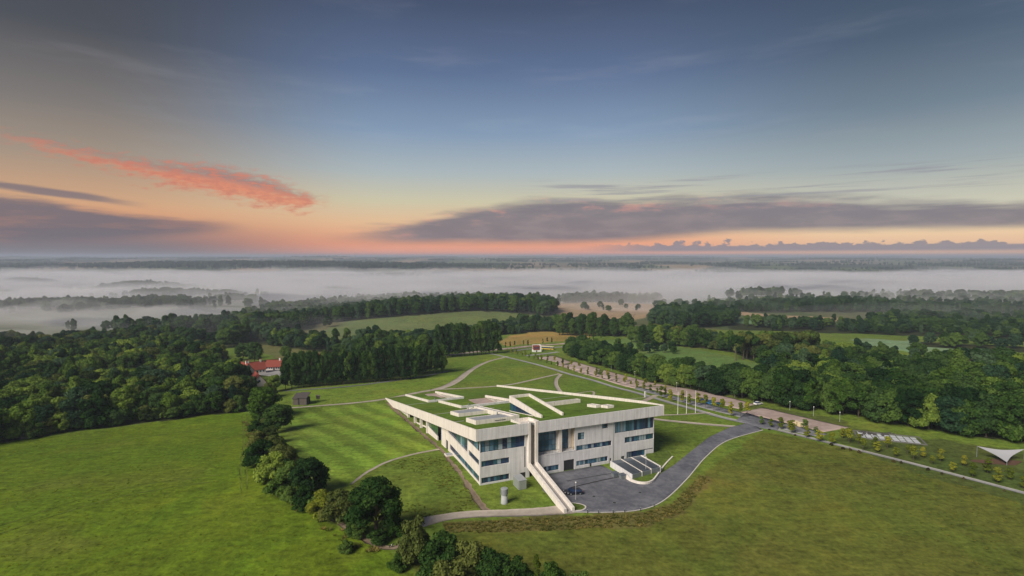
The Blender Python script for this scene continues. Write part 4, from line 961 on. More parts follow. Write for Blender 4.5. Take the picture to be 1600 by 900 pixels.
def row(a, b, n, h, sh, fols, labf, group, jit=0.8, wf=1.0, hv=0.1, name='tree', cat='tree', offs=0.0):
    A, B = at(*a), at(*b); d = (B - A); nrm = Vector((-d.y, d.x, 0)).normalized()
    for k in range(n):
        p = A + d * (k / max(1, n - 1)) + nrm * (rnd.uniform(-jit, jit) + offs) + d.normalized() * rnd.uniform(-jit, jit) * .6
        ind(p.x, p.y, h * rnd.uniform(1 - hv, 1 + hv), sh, rnd.choice(fols), labf(k), group, name, cat, wf)
# the tall clipped-looking row behind the shed, two deep
row((447, 608), (650, 592), 25, 18.5, 'tall', ['mid', 'dark', 'mid', 'dark'], lambda k: f'{ordinal(k)} tall slender tree, counting from the shed, in the front of the dark row', 'front trees of the tall dark row', wf=0.82, hv=.05, jit=.5)
row((450, 603), (690, 583), 25, 19.0, 'tall', ['dark', 'mid'], lambda k: f'{ordinal(k)} tall slender tree, counting from the farm, at the back of the dark row', 'back trees of the tall dark row', wf=0.9, hv=.05, jit=.5)
for k, (px, py, h, wf, lab) in enumerate([(640, 585, 18, 1.05, 'lighter green tree on the right end of the tall dark row'), (667, 582, 17, 1.15, 'rounded light green tree with bare stems at the right end of the tall row'), (655, 578, 19, 1.1, 'tallest light green tree behind the right end of the tall row')]):
    p = at(px, py); ind(p.x, p.y, h, 'tall', 'bright', lab, None, wf=wf)
row((686, 560), (778, 552), 15, 25, 'tall', ['mid', 'dark'], lambda k: f'{ordinal(k)} poplar-like tree, counting from the lane, of the row behind the back lane', 'poplar-like row behind the back lane', wf=0.85, hv=.07)
row((560, 562), (690, 556), 13, 17, 'round', ['mid', 'dark', 'light'], lambda k: f'{ordinal(k)} rounded tree from the farm end, behind the tall dark row', 'rounded trees behind the tall row', wf=0.9, hv=.2, jit=3)
row((283, 583), (376, 581), 13, 9.5, 'tall', ['dark'], lambda k: f'{ordinal(k)} small clipped dark tree, counting from the wood, in the farm avenue', 'clipped dark trees of the farm avenue', wf=1.15, hv=.05)
for px, py, h, wf, fol, lab in [(447, 560, 11, 1.1, 'mid', 'round lone tree in the meadow above the farm roof'), (398, 566, 17, 1.0, 'dark', 'big dark tree standing behind the farmhouse'), (380, 562, 15, 1, 'dark', 'dark tree left of the big one behind the farmhouse'),
        (300, 572, 19, 1.0, 'dark', 'tall dark conifer rising out of the left wood'), (392, 612, 10, 1.1, 'dark', 'dark tree in front of the red farm roof'), (372, 606, 10, 1.1, 'mid', 'green tree in front of the white farm gable'), (428, 612, 10, 1.0, 'light', 'yellow-green tree between the farmyard and the tall row')]:
    p = at(px, py); ind(p.x, p.y, h, 'pine' if 'conifer' in lab else 'round', fol, lab, None, wf=wf)
# edge trees of the long hedge along the parking bays
HL = smooth_line([(p.x, p.y) for p in ats([(868, 557), (900, 568), (960, 587), (1050, 610), (1120, 624), (1200, 640), (1335, 663), (1480, 686), (1620, 706)])], 3.0)
HP = resample(HL, 54)
for k, (x, y) in enumerate(HP):
    ind(x + rnd.uniform(-1, 1) + 9.8, y + rnd.uniform(-1, 1) + 5.6, rnd.uniform(9.8, 12.0) + 6.0 * k / 54, 'bush' if rnd.random() < .5 else 'round', rnd.choice(['mid', 'dark', 'dark', 'dark', 'blue', 'mid', 'light'] if k > 20 else ['dark', 'dark', 'dark', 'mid']),
        f'{ordinal(k)} tree, counting from the bus shelter, on the edge of the parking hedge', 'edge trees of the hedge along the parking bays', wf=0.95)
# scattered trees on the golf course and meadow trees
for px, py, h, fol, lab in [(944, 546, 9, 'blue', 'small round tree at the near edge of the golf course grass'), (965, 545, 10, 'mid', 'round tree second from the hedge on the golf course'), (976, 552, 9, 'mid', 'bushy tree close to the hedge in the golf course group'), (985, 548, 8, 'blue', 'small bluish tree beside the golf course group'),
        (1000, 549, 9, 'mid', 'round dark tree in the middle of the golf course group'), (1012, 552, 9, 'blue', 'tree on the right of the golf course group'), (1023, 549, 10, 'dark', 'dark round tree standing alone on the golf course'), (1050, 550, 9.5, 'dark', 'round dark tree right of the golf course group, with its own shadow'), (1038, 551, 8, 'blue', 'small tree between two round dark trees on the golf course'), (1052, 553, 7, 'mid', 'low tree next to the round dark golf course tree')]:
    p = at(px, py); ind(p.x, p.y, h, 'round', fol, lab, None, wf=0.9)
row((1150, 562), (1270, 560), 14, 22, 'high', ['olive', 'mid'], lambda k: f'{ordinal(k)} tall bare-stemmed pine, counting from the golf course, in the pine group', 'bare-stemmed pines beyond the hedge', wf=0.9, hv=.1, jit=6)
row((872, 524), (985, 526), 13, 22, 'tall', ['mid', 'dark'], lambda k: f'{ordinal(k)} tall tree, counting from the orange field, of the clump before the tan field', 'tall clump before the tan field', wf=1.3, hv=.15, jit=5)
row((985, 535), (1140, 548), 13, 15, 'tall', ['light', 'mid', 'mid'], lambda k: f'{ordinal(k)} light green tree, from the bus stop side, behind the golf course grass', 'trees behind the golf course grass', wf=1.3, hv=.15, jit=3)

# young avenue trees in two lines and the yellow ones beside the walk
for ln, (pts, n) in enumerate([([(793, 551), (836, 563), (880, 576), (940, 592), (992, 606), (1050, 624)], 30), ([(806, 551), (850, 563), (890, 573), (948, 588), (1000, 602), (1040, 612)], 20)]):
    L = resample(smooth_line([(p.x, p.y) for p in ats(pts)], 3.0), n)
    for k, (x, y) in enumerate(L):
        tree_at(x + rnd.uniform(-.5, .5), y + rnd.uniform(-.5, .5), rnd.uniform(3.2, 5.2), 'young', rnd.choice(['young', 'young', 'yellow']) if k > 4 else 'young', f'{ordinal(k)} young tree from the far end, in the {"path-side" if ln == 0 else "parking-side"} line of the avenue', 'young avenue trees', 'young_tree', 'young tree', 1.1)
for k, (px, py) in enumerate([(1033, 622), (1047, 628), (1066, 630), (1077, 633), (1090, 634), (1102, 640), (1115, 643), (1128, 647), (1142, 651), (1157, 653), (1167, 652)]):
    p = at(px, py); tree_at(p.x, p.y, rnd.uniform(5.2, 6.4), 'young', rnd.choice(['young', 'yellow']), f'{ordinal(k)} yellowish young tree, counting from the white pylon sign towards the junction', 'yellowish young trees by the cars', 'young_tree', 'young tree', 1.05)
for k, (px, py, f) in enumerate([(1188, 664, 'mid'), (1204, 668, 'yellow'), (1221, 671, 'young'), (1236, 672, 'young'), (1238, 677, 'young'), (1255, 673, 'mid'), (1260, 684, 'young'), (1274, 678, 'mid'), (1280, 690, 'yellow'), (1300, 694, 'yellow'), (1314, 684, 'young'), (1325, 692, 'yellow'), (1341, 694, 'young'), (1347, 704, 'yellow'), (1365, 698, 'young'), (1372, 708, 'yellow'), (1388, 702, 'yellow'), (1398, 713, 'yellow'), (1415, 709, 'yellow'), (1427, 720, 'yellow'), (1444, 716, 'young'), (1456, 728, 'young'), (1474, 722, 'young'), (1488, 737, 'yellow'), (1505, 729, 'young'), (1523, 746, 'yellow'), (1541, 740, 'young'), (1556, 754, 'young'), (1577, 750, 'yellow'), (1596, 764, 'young')]):
    p = at(px, py); tree_at(p.x + rnd.uniform(-.6, .6), p.y + rnd.uniform(-.6, .6), rnd.uniform(2.9, 5.4), 'young', f, f'{ordinal(k)} small {"yellow" if f == "yellow" else "green"} tree, counting from the junction, along the side walk', 'small trees along the side walk', 'young_tree', 'young tree', 1.4)
for k, (px, py) in enumerate([(1202, 672), (1242, 681), (1299, 696), (1317, 702), (1328, 704), (1343, 708), (1396, 722), (1408, 724), (1450, 735), (1472, 741), (1506, 749), (1570, 768)]):
    p = at(px, py); tree_at(p.x, p.y, rnd.uniform(0.8, 1.3), 'bush', 'brown', f'{ordinal(k)} low brown shrub, counting from the junction, at the edge of the side walk', 'brown shrubs at the edge of the side walk', 'shrub', 'shrub', 1.2)
for k, (px, py) in enumerate([(790, 545), (797, 544), (804, 544), (818, 543), (825, 542), (848, 539), (855, 538), (862, 537), (901, 534), (907, 534), (914, 533), (921, 532), (927, 531), (933, 530), (939, 530), (945, 528)]):
    p = at(px, py); tree_at(p.x, p.y, 6.5, 'young', 'mid', f'{ordinal(k)} small dark tree, counting from the poplars, lining the far gravel road', 'small trees lining the far gravel road', 'young_tree', 'young tree', 0.7)

# woods: sample stands, give the ones that show largest their own objects, the rest one woodland mass
POOL = []
def stand(zone, spacing, h, hv, kinds, fols, lab, gap=None):
    w = WOODW[zone]; X = [p[0] for p in w]; Y = [p[1] for p in w]; x0, x1, y0, y1 = min(X), max(X), min(Y), max(Y)
    nx, ny = int((x1 - x0) / spacing) + 1, int((y1 - y0) / spacing) + 1
    gx, gy = np.meshgrid(np.arange(nx), np.arange(ny)); gx = x0 + (gx + 0.5 * (gy % 2) + NR.uniform(-.38, .38, gx.shape)) * spacing; gy = y0 + (gy + NR.uniform(-.38, .38, gy.shape)) * spacing
    k = inside(gx, gy, w)
    if gap is not None: k &= fbm(gx / 85, gy / 70, 160, 3) > gap
    xs, ys = gx[k], gy[k]
    for x, y in zip(xs, ys):
        g = fbm(np.array([x / 45]), np.array([y / 45]), 120)[0]; hh = h * (1 + hv * (1.5 * g + rnd.uniform(-.9, .9)))
        POOL.append((x, y, hh, rnd.choice(kinds), fols[min(len(fols) - 1, int((0.5 + 0.75 * fbm(np.array([x / 16]), np.array([y / 16]), 130)[0] + rnd.uniform(-.3, .3)) * len(fols))) if True else 0], lab))
RND_ = ['round', 'round', 'round', 'bush', 'tall']
stand('left', 7.2, 13.0, .30, RND_, ['dark', 'mid', 'bright', 'light', 'mid', 'bright', 'olive', 'dark', 'light', 'blue'], ('tree in the dense wood left of the farmhouse', 'trees of the dense left wood'), -.42)
stand('wood_edge', 4.6, 8.0, .22, ['bush', 'bush', 'round'], ['mid', 'dark', 'mid', 'olive', 'light'], ('bushy tree on the field edge of the left wood', 'bushy edge trees of the left wood'))
stand('parking_hedge', 6.6, 14.5, .18, ['round', 'round', 'bush'], ['dark', 'mid', 'dark', 'mid', 'light'], ('tree in the thick hedge behind the parking bays', 'inner trees of the parking hedge'))
stand('right_wood', 7.6, 14.5, .25, RND_, ['dark', 'mid', 'dark', 'light', 'mid', 'blue', 'mid', 'dark', 'bright'], ('tree in the broad wood behind the sail canopy', 'trees of the broad right wood'), -.5)
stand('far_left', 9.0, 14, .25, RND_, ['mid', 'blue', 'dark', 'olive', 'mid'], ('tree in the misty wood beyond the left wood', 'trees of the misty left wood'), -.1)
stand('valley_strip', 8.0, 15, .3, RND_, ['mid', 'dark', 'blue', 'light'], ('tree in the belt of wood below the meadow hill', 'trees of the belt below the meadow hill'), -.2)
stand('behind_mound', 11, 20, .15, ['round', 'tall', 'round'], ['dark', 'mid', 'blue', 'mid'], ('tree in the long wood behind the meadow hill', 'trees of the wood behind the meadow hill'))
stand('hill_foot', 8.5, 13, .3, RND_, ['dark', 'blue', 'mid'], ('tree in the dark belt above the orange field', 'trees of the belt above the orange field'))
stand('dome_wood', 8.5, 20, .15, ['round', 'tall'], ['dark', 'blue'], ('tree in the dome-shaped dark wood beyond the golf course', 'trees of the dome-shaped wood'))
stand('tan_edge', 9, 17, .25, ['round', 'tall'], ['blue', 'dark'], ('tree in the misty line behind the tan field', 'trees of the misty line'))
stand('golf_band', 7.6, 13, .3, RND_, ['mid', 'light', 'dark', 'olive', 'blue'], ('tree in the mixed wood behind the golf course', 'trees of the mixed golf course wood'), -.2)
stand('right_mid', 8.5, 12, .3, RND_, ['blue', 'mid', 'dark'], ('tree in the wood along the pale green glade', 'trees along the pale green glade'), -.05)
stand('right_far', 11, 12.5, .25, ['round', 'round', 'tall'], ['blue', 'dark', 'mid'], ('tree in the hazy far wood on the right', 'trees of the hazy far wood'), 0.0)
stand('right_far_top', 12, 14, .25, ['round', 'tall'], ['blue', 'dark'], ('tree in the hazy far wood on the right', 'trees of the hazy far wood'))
stand('far_golf_clumps', 17, 11, .3, ['round'], ['blue', 'mid'], ('tree in the scattered clumps of the pale glade', 'trees in clumps of the pale glade'))
def score(t):
    X, Y, D = px_of((t[0], t[1], gz(t[0], t[1]) + t[2] * .6))
    if X < -20 or X > 1620 or Y > 920: return 0
    return t[2] / D
POOL.sort(key=score, reverse=True)
FOLW = {'bright': 'bright green', 'dark': 'dark green', 'mid': 'green', 'light': 'light green', 'olive': 'olive green', 'blue': 'bluish green', 'brown': 'brownish'}
SHW = {'round': 'rounded', 'bush': 'low-branched', 'tall': 'slender'}
n_own = max(0, 292 - NIND[0])
own, rest = [], []
for t in POOL: (own if len(own) < n_own and score(t) > 0 else rest).append(t)
for x, y, h, sh, fol, (lab, grp) in own:
    tree_at(x, y, h, sh, fol, f'{FOLW[fol]} {SHW[sh]} {lab}', f'{FOLW[fol]} {SHW[sh]} {grp}')
# far woods and hedge lines across the valley and the plain beyond it
FARP = []
def far_patch(cx, cy, sx, sy, n, h, rot=0.0):
    for _ in range(n):
        a = rnd.gauss(0, .5) * sx; b = rnd.gauss(0, .5) * sy; x = cx + a * math.cos(rot) - b * math.sin(rot); y = cy + a * math.sin(rot) + b * math.cos(rot)
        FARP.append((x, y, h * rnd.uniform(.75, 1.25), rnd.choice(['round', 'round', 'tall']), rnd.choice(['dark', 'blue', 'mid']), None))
far_patch(-390, 690, 120, 40, 170, 15, 0.0); far_patch(-760, 985, 230, 40, 420, 16, 0.0); far_patch(-1080, 1570, 190, 45, 230, 17, 0.0); far_patch(-1650, 1850, 180, 45, 200, 18); far_patch(-580, 1120, 60, 25, 50, 15)
far_patch(-1900, 3900, 1500, 360, 1700, 24, 0.05); far_patch(-800, 3500, 700, 160, 600, 22); far_patch(540, 1180, 80, 22, 70, 16); far_patch(300, 1260, 60, 20, 30, 14); far_patch(-760, 1240, 160, 30, 150, 16); far_patch(-1500, 1380, 260, 40, 200, 17); far_patch(-900, 2500, 400, 60, 200, 20); far_patch(-480, 1480, 70, 25, 40, 15)
far_patch(900, 1120, 420, 90, 330, 14, .1); far_patch(560, 1000, 380, 50, 220, 13, .1)
for k in range(230):
    y = math.exp(rnd.uniform(math.log(2600), math.log(16000))); x = rnd.uniform(-1.05, 1.05) * y * 1.02
    L = rnd.uniform(60, 420) * (y / 3000) ** .5; far_patch(x, y, L, rnd.uniform(8, 60) * (y / 3000) ** .5, int(18 + L * .12), 17 * (y / 3000) ** .25, rnd.uniform(-.2, .2))
def woodland(name, pts, label, cat='woodland'):
    KS = [(s, f) for s in ('round', 'bush', 'tall') for f in ('dark', 'mid', 'light', 'olive', 'blue', 'brown', 'bright')]
    coll = bpy.data.collections.new(name + '_kinds'); idx = {}
    for i, (s, f) in enumerate(KS):
        me = SH[s][i % len(SH[s])].copy(); me.materials.clear(); me.materials.append(FOL[f])
        o = bpy.data.objects.new(f'{i:02d}_kind', me); coll.objects.link(o); idx[(s, f)] = i
    P = np.array([(t[0], t[1], 0) for t in pts], float); P[:, 2] = hz(P[:, 0], P[:, 1]) - 0.1
    me = bpy.data.meshes.new(name); me.vertices.add(len(P)); me.vertices.foreach_set('co', P.astype(np.float32).ravel())
    a = me.attributes.new('kind_index', 'INT', 'POINT'); a.data.foreach_set('value', np.array([idx[(t[3] if t[3] in ('round', 'bush', 'tall') else 'round', t[4])] for t in pts], np.int32))
    a = me.attributes.new('size', 'FLOAT_VECTOR', 'POINT'); sc = np.array([(t[2] / 12 * rnd.uniform(.9, 1.2),) * 2 + (t[2] / 12,) for t in pts], np.float32); a.data.foreach_set('vector', sc.ravel())
    a = me.attributes.new('turn', 'FLOAT', 'POINT'); a.data.foreach_set('value', NR.uniform(0, 6.28, len(pts)).astype(np.float32))
    o = obj(name, me); tag(o, label, cat, None, 'stuff')
    nt = bpy.data.node_groups.new(name, 'GeometryNodeTree'); nt.interface.new_socket('Geometry', in_out='INPUT', socket_type='NodeSocketGeometry'); nt.interface.new_socket('Geometry', in_out='OUTPUT', socket_type='NodeSocketGeometry')
    N = nt.nodes.new; gi, go = N('NodeGroupInput'), N('NodeGroupOutput'); ci = N('GeometryNodeCollectionInfo'); ci.inputs['Collection'].default_value = coll; ci.inputs['Separate Children'].default_value = True; ci.inputs['Reset Children'].default_value = True
    ip = N('GeometryNodeInstanceOnPoints'); ip.inputs['Pick Instance'].default_value = True
    def na(nm, ty): q = N('GeometryNodeInputNamedAttribute'); q.data_type = ty; q.inputs['Name'].default_value = nm; return q.outputs['Attribute']
    cb = N('ShaderNodeCombineXYZ'); L = nt.links.new
    L(gi.outputs[0], ip.inputs['Points']); L(ci.outputs[0], ip.inputs['Instance']); L(na('kind_index', 'INT'), ip.inputs['Instance Index']); L(na('size', 'FLOAT_VECTOR'), ip.inputs['Scale']); L(na('turn', 'FLOAT'), cb.inputs[2]); L(cb.outputs[0], ip.inputs['Rotation']); L(ip.outputs[0], go.inputs[0])
    md = o.modifiers.new('scatter', 'NODES'); md.node_group = nt; return o
woodland('woodland', rest, 'mass of mixed green woods filling the ground behind the nearer trees')
woodland('distant_woodland', FARP, 'distant dark woods and hedge lines in the mist and on the plain')

# ------------------------------------------------------------------ things around the museum
# retaining wall and the raised lawn behind it
RW = [bl(42.35, -10.2), bl(42.6, -13.4), bl(43.8, -15.6), bl(46.0, -16.6), bl(48.6, -15.9), bl(52.0, -13.4), bl(56.0, -10.2), bl(61.0, -6.4), bl(67.0, -2.2)]
L = smooth_line([(p.x, p.y) for p in RW], 0.7); T = np.gradient(L, axis=0); T /= np.linalg.norm(T, axis=1)[:, None]; N = np.stack([-T[:, 1], T[:, 0]], 1)
m = MB(); hts = np.interp(np.linspace(0, 1, len(L)), [0, .08, .5, 1], [1.5, .75, 0.5, 0.08]); prev = None
cross = []
for k, (p, n_) in enumerate(zip(L, N)):
    z = gz(*p); a = p; b = p + n_ * 0.42
    cross.append([(a[0], a[1], z - .5), (b[0], b[1], z - .5), (b[0], b[1], z + hts[k]), (a[0], a[1], z + hts[k])])
vs = [q for c in cross for q in c]; fs = []
for k in range(len(cross) - 1):
    for j in range(4): fs.append((k * 4 + j, k * 4 + (j + 1) % 4, k * 4 + 4 + (j + 1) % 4, k * 4 + 4 + j))
fs += [(3, 2, 1, 0), tuple(len(vs) - 4 + j for j in range(4))]
m.add(vs, fs); o = m.build('retaining_wall', CONC_LIT); tag(o, 'low curved pale retaining wall at the yard corner beside the drive', 'wall')
bm = bmesh.new(); bm.from_mesh(o.data); bmesh.ops.recalc_face_normals(bm, faces=bm.faces[:]); bm.to_mesh(o.data); bm.free()
Lb = L + N * 0.38; inner = np.array([[p.x, p.y] for p in [bl(43.2, -9.6), bl(48, -8.5), bl(54, -5.0), bl(58.5, 0.8), bl(61.7, 0.95), bl(66, 3), bl(69, 3)]])
n = 60; A = resample(Lb, n); B = resample(inner, n); hb = np.interp(np.linspace(0, 1, n), np.linspace(0, 1, len(hts)), hts); rows = []
for j in range(9):
    t = j / 8; P = A * (1 - t) + B * t; rows.append(np.column_stack([P, hz(P[:, 0], P[:, 1]) + (hb - .12) * (1 - t) + (0.75 * np.interp(np.linspace(0, 1, n), [0, .3, .6, .85, 1], [.6, .9, 1.6, 1.0, .1])) * t]))
V = np.concatenate(rows); i = np.arange(8)[:, None] * n; j = np.arange(n - 1)[None]; F = np.stack([i + j, i + j + 1, i + n + j + 1, i + n + j], -1).reshape(-1, 4)
o = obj('lawn_bank', mesh_np('lawn_bank', V, F, None, True), None, ground_mat('bank_turf', None, (0.10, 0.145, 0.026))); tag(o, kind='structure')
# grey louvred plant enclosure behind the wall
e0 = bl(43.4, -9.8); enc = thing('plant_enclosure', 'grey louvred plant enclosure with three dark bays behind the curved wall', 'enclosure', (e0.x, e0.y, -1.7), ANG)
m = MB(); m.box(-0.2, 0.05, -3.2, 8.2, -0.4, 2.02); m.build('end_wall', CONC, enc)
m = MB(); m.box(11.25, 11.45, -1.6, 8.2, -0.4, 2.2); m.build('end_wall', CONC, enc)
for k in range(3):
    x0, x1 = 0.05 + k * 3.72, 0.05 + (k + 1) * 3.72; ya = lambda x: -3.2 + 1.6 * (x - 0.05) / 11.15
    m = MB(); m.hexa([(x0, ya(x0) + .1, .1), (x1 - .12, ya(x1) + .1, .1), (x1 - .12, 8.0, .1), (x0, 8.0, .1), (x0, ya(x0) + .1, 1.85), (x1 - .12, ya(x1) + .1, 1.85), (x1 - .12, 8.0, 2.0), (x0, 8.0, 2.0)]); bay = m.build('bay', LOUVRE, enc)
    for q in range(11):
        yy = ya(x1) + 0.5 + q * (8.9 - 0.8) / 11; s = MB(); s.box(x0 + .08, x1 - .2, yy, yy + .32, 1.98, 2.09 + .01 * (q % 2)); s.build('slat', LOUVRE, bay)
    f = MB()
    for q in range(6): xa = x0 + (x1 - x0) * q / 6; xb = x0 + (x1 - x0) * (q + 1) / 6 - .05; f.hexa([(xa, ya(xa) - .02, -.2), (xb, ya(xb) - .02, -.2), (xb, ya(xb) + .08, -.2), (xa, ya(xa) + .08, -.2), (xa, ya(xa) - .02, 1.9), (xb, ya(xb) - .02, 1.9), (xb, ya(xb) + .08, 1.9), (xa, ya(xa) + .08, 1.9)])
    f.build('front_panel', GREYM, bay)
    m = MB(); m.hexa([(x1 - .12, ya(x1) - .1, 0), (x1 + .04, ya(x1) - .1, 0), (x1 + .04, 8.1, 0), (x1 - .12, 8.1, 0), (x1 - .12, ya(x1) - .1, 2.16), (x1 + .04, ya(x1) - .1, 2.16), (x1 + .04, 8.1, 2.16), (x1 - .12, 8.1, 2.16)]); m.build('divider', CONC_LIT, enc)
for k, (du, dv) in enumerate([(40.3, -8.6), (41.6, -10.6)]):
    p = bl(du, dv); t = thing('waste_container', f'{["grey waste container nearer the museum door", "grey waste container beside the plant enclosure corner"][k]}', 'container', (p.x, p.y, -1.72), ANG)
    m = MB(); m.hexa([(-.75, -.6, .18), (.75, -.6, .18), (.75, .6, .18), (-.75, .6, .18), (-.9, -.75, 1.3), (.9, -.75, 1.3), (.9, .75, 1.3), (-.9, .75, 1.3)]); m.build('bin_body', GREYM, t)
    m = MB(); m.hexa([(-.93, -.78, 1.3), (.93, -.78, 1.3), (.93, .78, 1.3), (-.93, .78, 1.3), (-.9, -.5, 1.55), (.9, -.5, 1.55), (.9, .74, 1.6), (-.9, .74, 1.6)]); m.build('lid', LOUVRE, t)
    for x, y in ((-.6, -.5), (.6, -.5), (.6, .5), (-.6, .5)):
        m = MB(); m.tube([(x - .05, y, .1), (x + .05, y, .1)], [.1, .1], 8); m.build('caster', DARK, t)
# ribbed grey-green box by the wall
p = bl(11.6, -4.6); t = thing('utility_box', 'grey-green ribbed metal utility box against the museum wall', 'utility box', (p.x, p.y, gz(p.x, p.y)), ANG)
UB = simple('box_metal', (0.27, 0.30, 0.275), 0.5, 0.15, 1.5)
m = MB(); m.box(-1.2, 1.2, -1.5, 2.6, -.2, 2.55); m.build('casing', UB, t)
for k in range(9):
    m = MB(); m.box(-1.27, -1.2, -1.4 + k * .44, -1.4 + k * .44 + .3, .1, 2.4); m.build('rib', UB, t)
for k in range(4):
    m = MB(); m.box(-1.05 + k * .55, -1.05 + k * .55 + .42, -1.57, -1.5, .1, 2.4); m.build('rib', UB, t)
m = MB(); m.box(-1.3, 1.3, -1.6, 2.7, 2.55, 2.68); m.build('lid', GREYTOP, t)
# vent tower on the grass
p = at(788, 786); t = thing('vent_tower', 'round pale ventilation tower with a grey cap on the grass before the museum', 'vent tower', (p.x, p.y, p.z), 0)
m = MB(); m.tube([(0, 0, -.4), (0, 0, .25), (0, 0, 2.3)], [1.05, .92, .78], 24); m.build('base', simple('tower_render', (.36, .38, .38), .8), t, True)
m = MB(); m.tube([(0, 0, 2.3), (0, 0, 3.9)], [.9, .9], 24); c = m.build('cap', GREYTOP, t, False)
for k in range(20):
    a = k * math.pi / 10; m = MB(); m.tube([(math.cos(a) * .915, math.sin(a) * .915, 2.45), (math.cos(a) * .915, math.sin(a) * .915, 3.75)], [.05, .05], 4); m.build('slat', GREYM, c)
m = MB(); m.tube([(0, 0, 3.9), (0, 0, 4.0), (0, 0, 4.08)], [.96, .94, .3], 24); m.build('lid', GREYTOP, t)
for k, (px, py) in enumerate([(918, 801.5), (935, 802), (958, 801.5), (976, 800.5), (1001, 798.5), (1022, 791.5)]):
    p = at(px, py); t = thing('bollard', f'{ordinal(k)} short dark bollard from the gravel path along the outer yard kerb', 'bollard', (p.x, p.y, p.z), 0, 'dark bollards along the yard kerb')
    m = MB(); m.tube([(0, 0, -.3), (0, 0, .85)], [.10, .10], 8); m.build('post', FRAME, t); m = MB(); m.tube([(0, 0, .85), (0, 0, .95)], [.12, .07], 8); m.build('cap', GREYM, t)
for k, (px, py, lab) in enumerate([(928, 776, 'round dark manhole cover in the asphalt beside the grass island'), (960, 786, 'round manhole cover near the outer kerb of the yard'), (1000, 770, 'round manhole cover in the asphalt before the curved wall')]):
    p = at(px, py); t = thing('manhole_cover', lab, 'manhole cover', (p.x, p.y, p.z)); m = MB(); m.tube([(0, 0, 0), (0, 0, .085)], [.52, .52], 16); m.build('rim', GREYM, t); m = MB(); m.tube([(0, 0, .05), (0, 0, .10)], [.44, .44], 16); m.build('lid', DARK, t)
# square hatch beside the left wall
p = at(703, 711); t = thing('roof_hatch', 'flat pale square hatch in the grass by the left museum wall', 'hatch', (p.x, p.y, p.z), ANG)
m = MB(); m.box(-1.6, 1.6, -1.3, 1.3, -.2, .35); m.build('rim', CONC_LIT, t); m = MB(); m.box(-1.35, 1.35, -1.05, 1.05, .35, .42); m.build('cover', GREYTOP, t)
# grass island by the foot of the chute
isl = [bl(17.6, -22.6), bl(20.4, -23.4), bl(22.2, -22.7), bl(22.7, -21.4), bl(21.9, -19.9), bl(20.0, -18.4), bl(17.6, -16.8)]
IL = smooth_line([(q.x, q.y) for q in isl], .5)
cent = IL.mean(0); ring0 = IL; ring1 = cent + (IL - cent) * .86
m = MB(); vs = []; fs = []
for k in range(len(IL)):
    z = gz(*ring0[k]); vs += [(ring0[k][0], ring0[k][1], z - .1), (ring0[k][0], ring0[k][1], z + .22), (ring1[k][0], ring1[k][1], z + .22), (ring1[k][0], ring1[k][1], z - .1)]
for k in range(len(IL) - 1):
    for j in range(4): fs.append((k * 4 + j, k * 4 + (j + 1) % 4, k * 4 + 4 + (j + 1) % 4, k * 4 + 4 + j))
m.add(vs, fs); o = m.build('kerb', KERB); tag(o, kind='structure')
bm = bmesh.new(); bm.from_mesh(o.data); bmesh.ops.recalc_face_normals(bm, faces=bm.faces[:]); bm.to_mesh(o.data); bm.free()
vs = [(q[0], q[1], gz(*q) + .17) for q in ring1] + [(cent[0], cent[1], gz(*cent) + .26)]; F = [(k, (k + 1) % len(ring1), len(ring1)) for k in range(len(ring1))]
o = obj('grass_island', mesh_np('grass_island', vs, F), None, MATS['bank_turf']); tag(o, kind='structure')

PALE = simple('pale_steel', (.42, .43, .43), .5, .1)
def lamp(px, py, h, label, group=None, dz=0.0):
    p = at(px, py); t = thing('street_lamp', label, 'lamp post', (p.x, p.y, p.z + dz), rnd.uniform(0, 6), group)
    m = MB(); m.tube([(0, 0, -.4), (0, 0, h * .5), (0, 0, h)], [.07, .06, .05], 8); m.build('pole', PALE, t)
    m = MB(); m.tube([(0, 0, h), (0, 0, h + .08), (0, 0, h + .3), (0, 0, h + .36)], [.08, .2, .18, .05], 12); m.build('lamp_head', WHITE, t)
    m = MB(); m.tube([(0, 0, -.3), (0, 0, .15)], [.16, .16], 8); m.build('base', GREYM, t)
    return t
lamp(899.5, 781, 4.6, 'slim white lamp post on the grass island at the foot of the chute'); lamp(1009, 743, 4.6, 'slim white lamp post on the lawn by the plant enclosure', dz=.75)
for k, (px, py, lab) in enumerate([(1057, 612, 'first'), (1078, 604, 'second'), (1148, 622, 'third'), (1177, 628, 'fourth'), (1234, 641, 'fifth'), (1271, 650, 'sixth'), (1312, 659, 'seventh'), (1040, 599, 'eighth'), (992, 590, 'ninth'), (955, 579, 'tenth')]):
    lamp(px, py, 3.6 if k else 4.5, f'{lab} thin pale post between the parking bays and the hedge' if k < 7 else ['far thin pale post in front of the hedge by the third parking bay', 'far thin pale post in front of the hedge by the second parking bay', 'farthest thin pale post by the hedge near the bus stop'][k - 7], 'thin posts along the parking hedge')
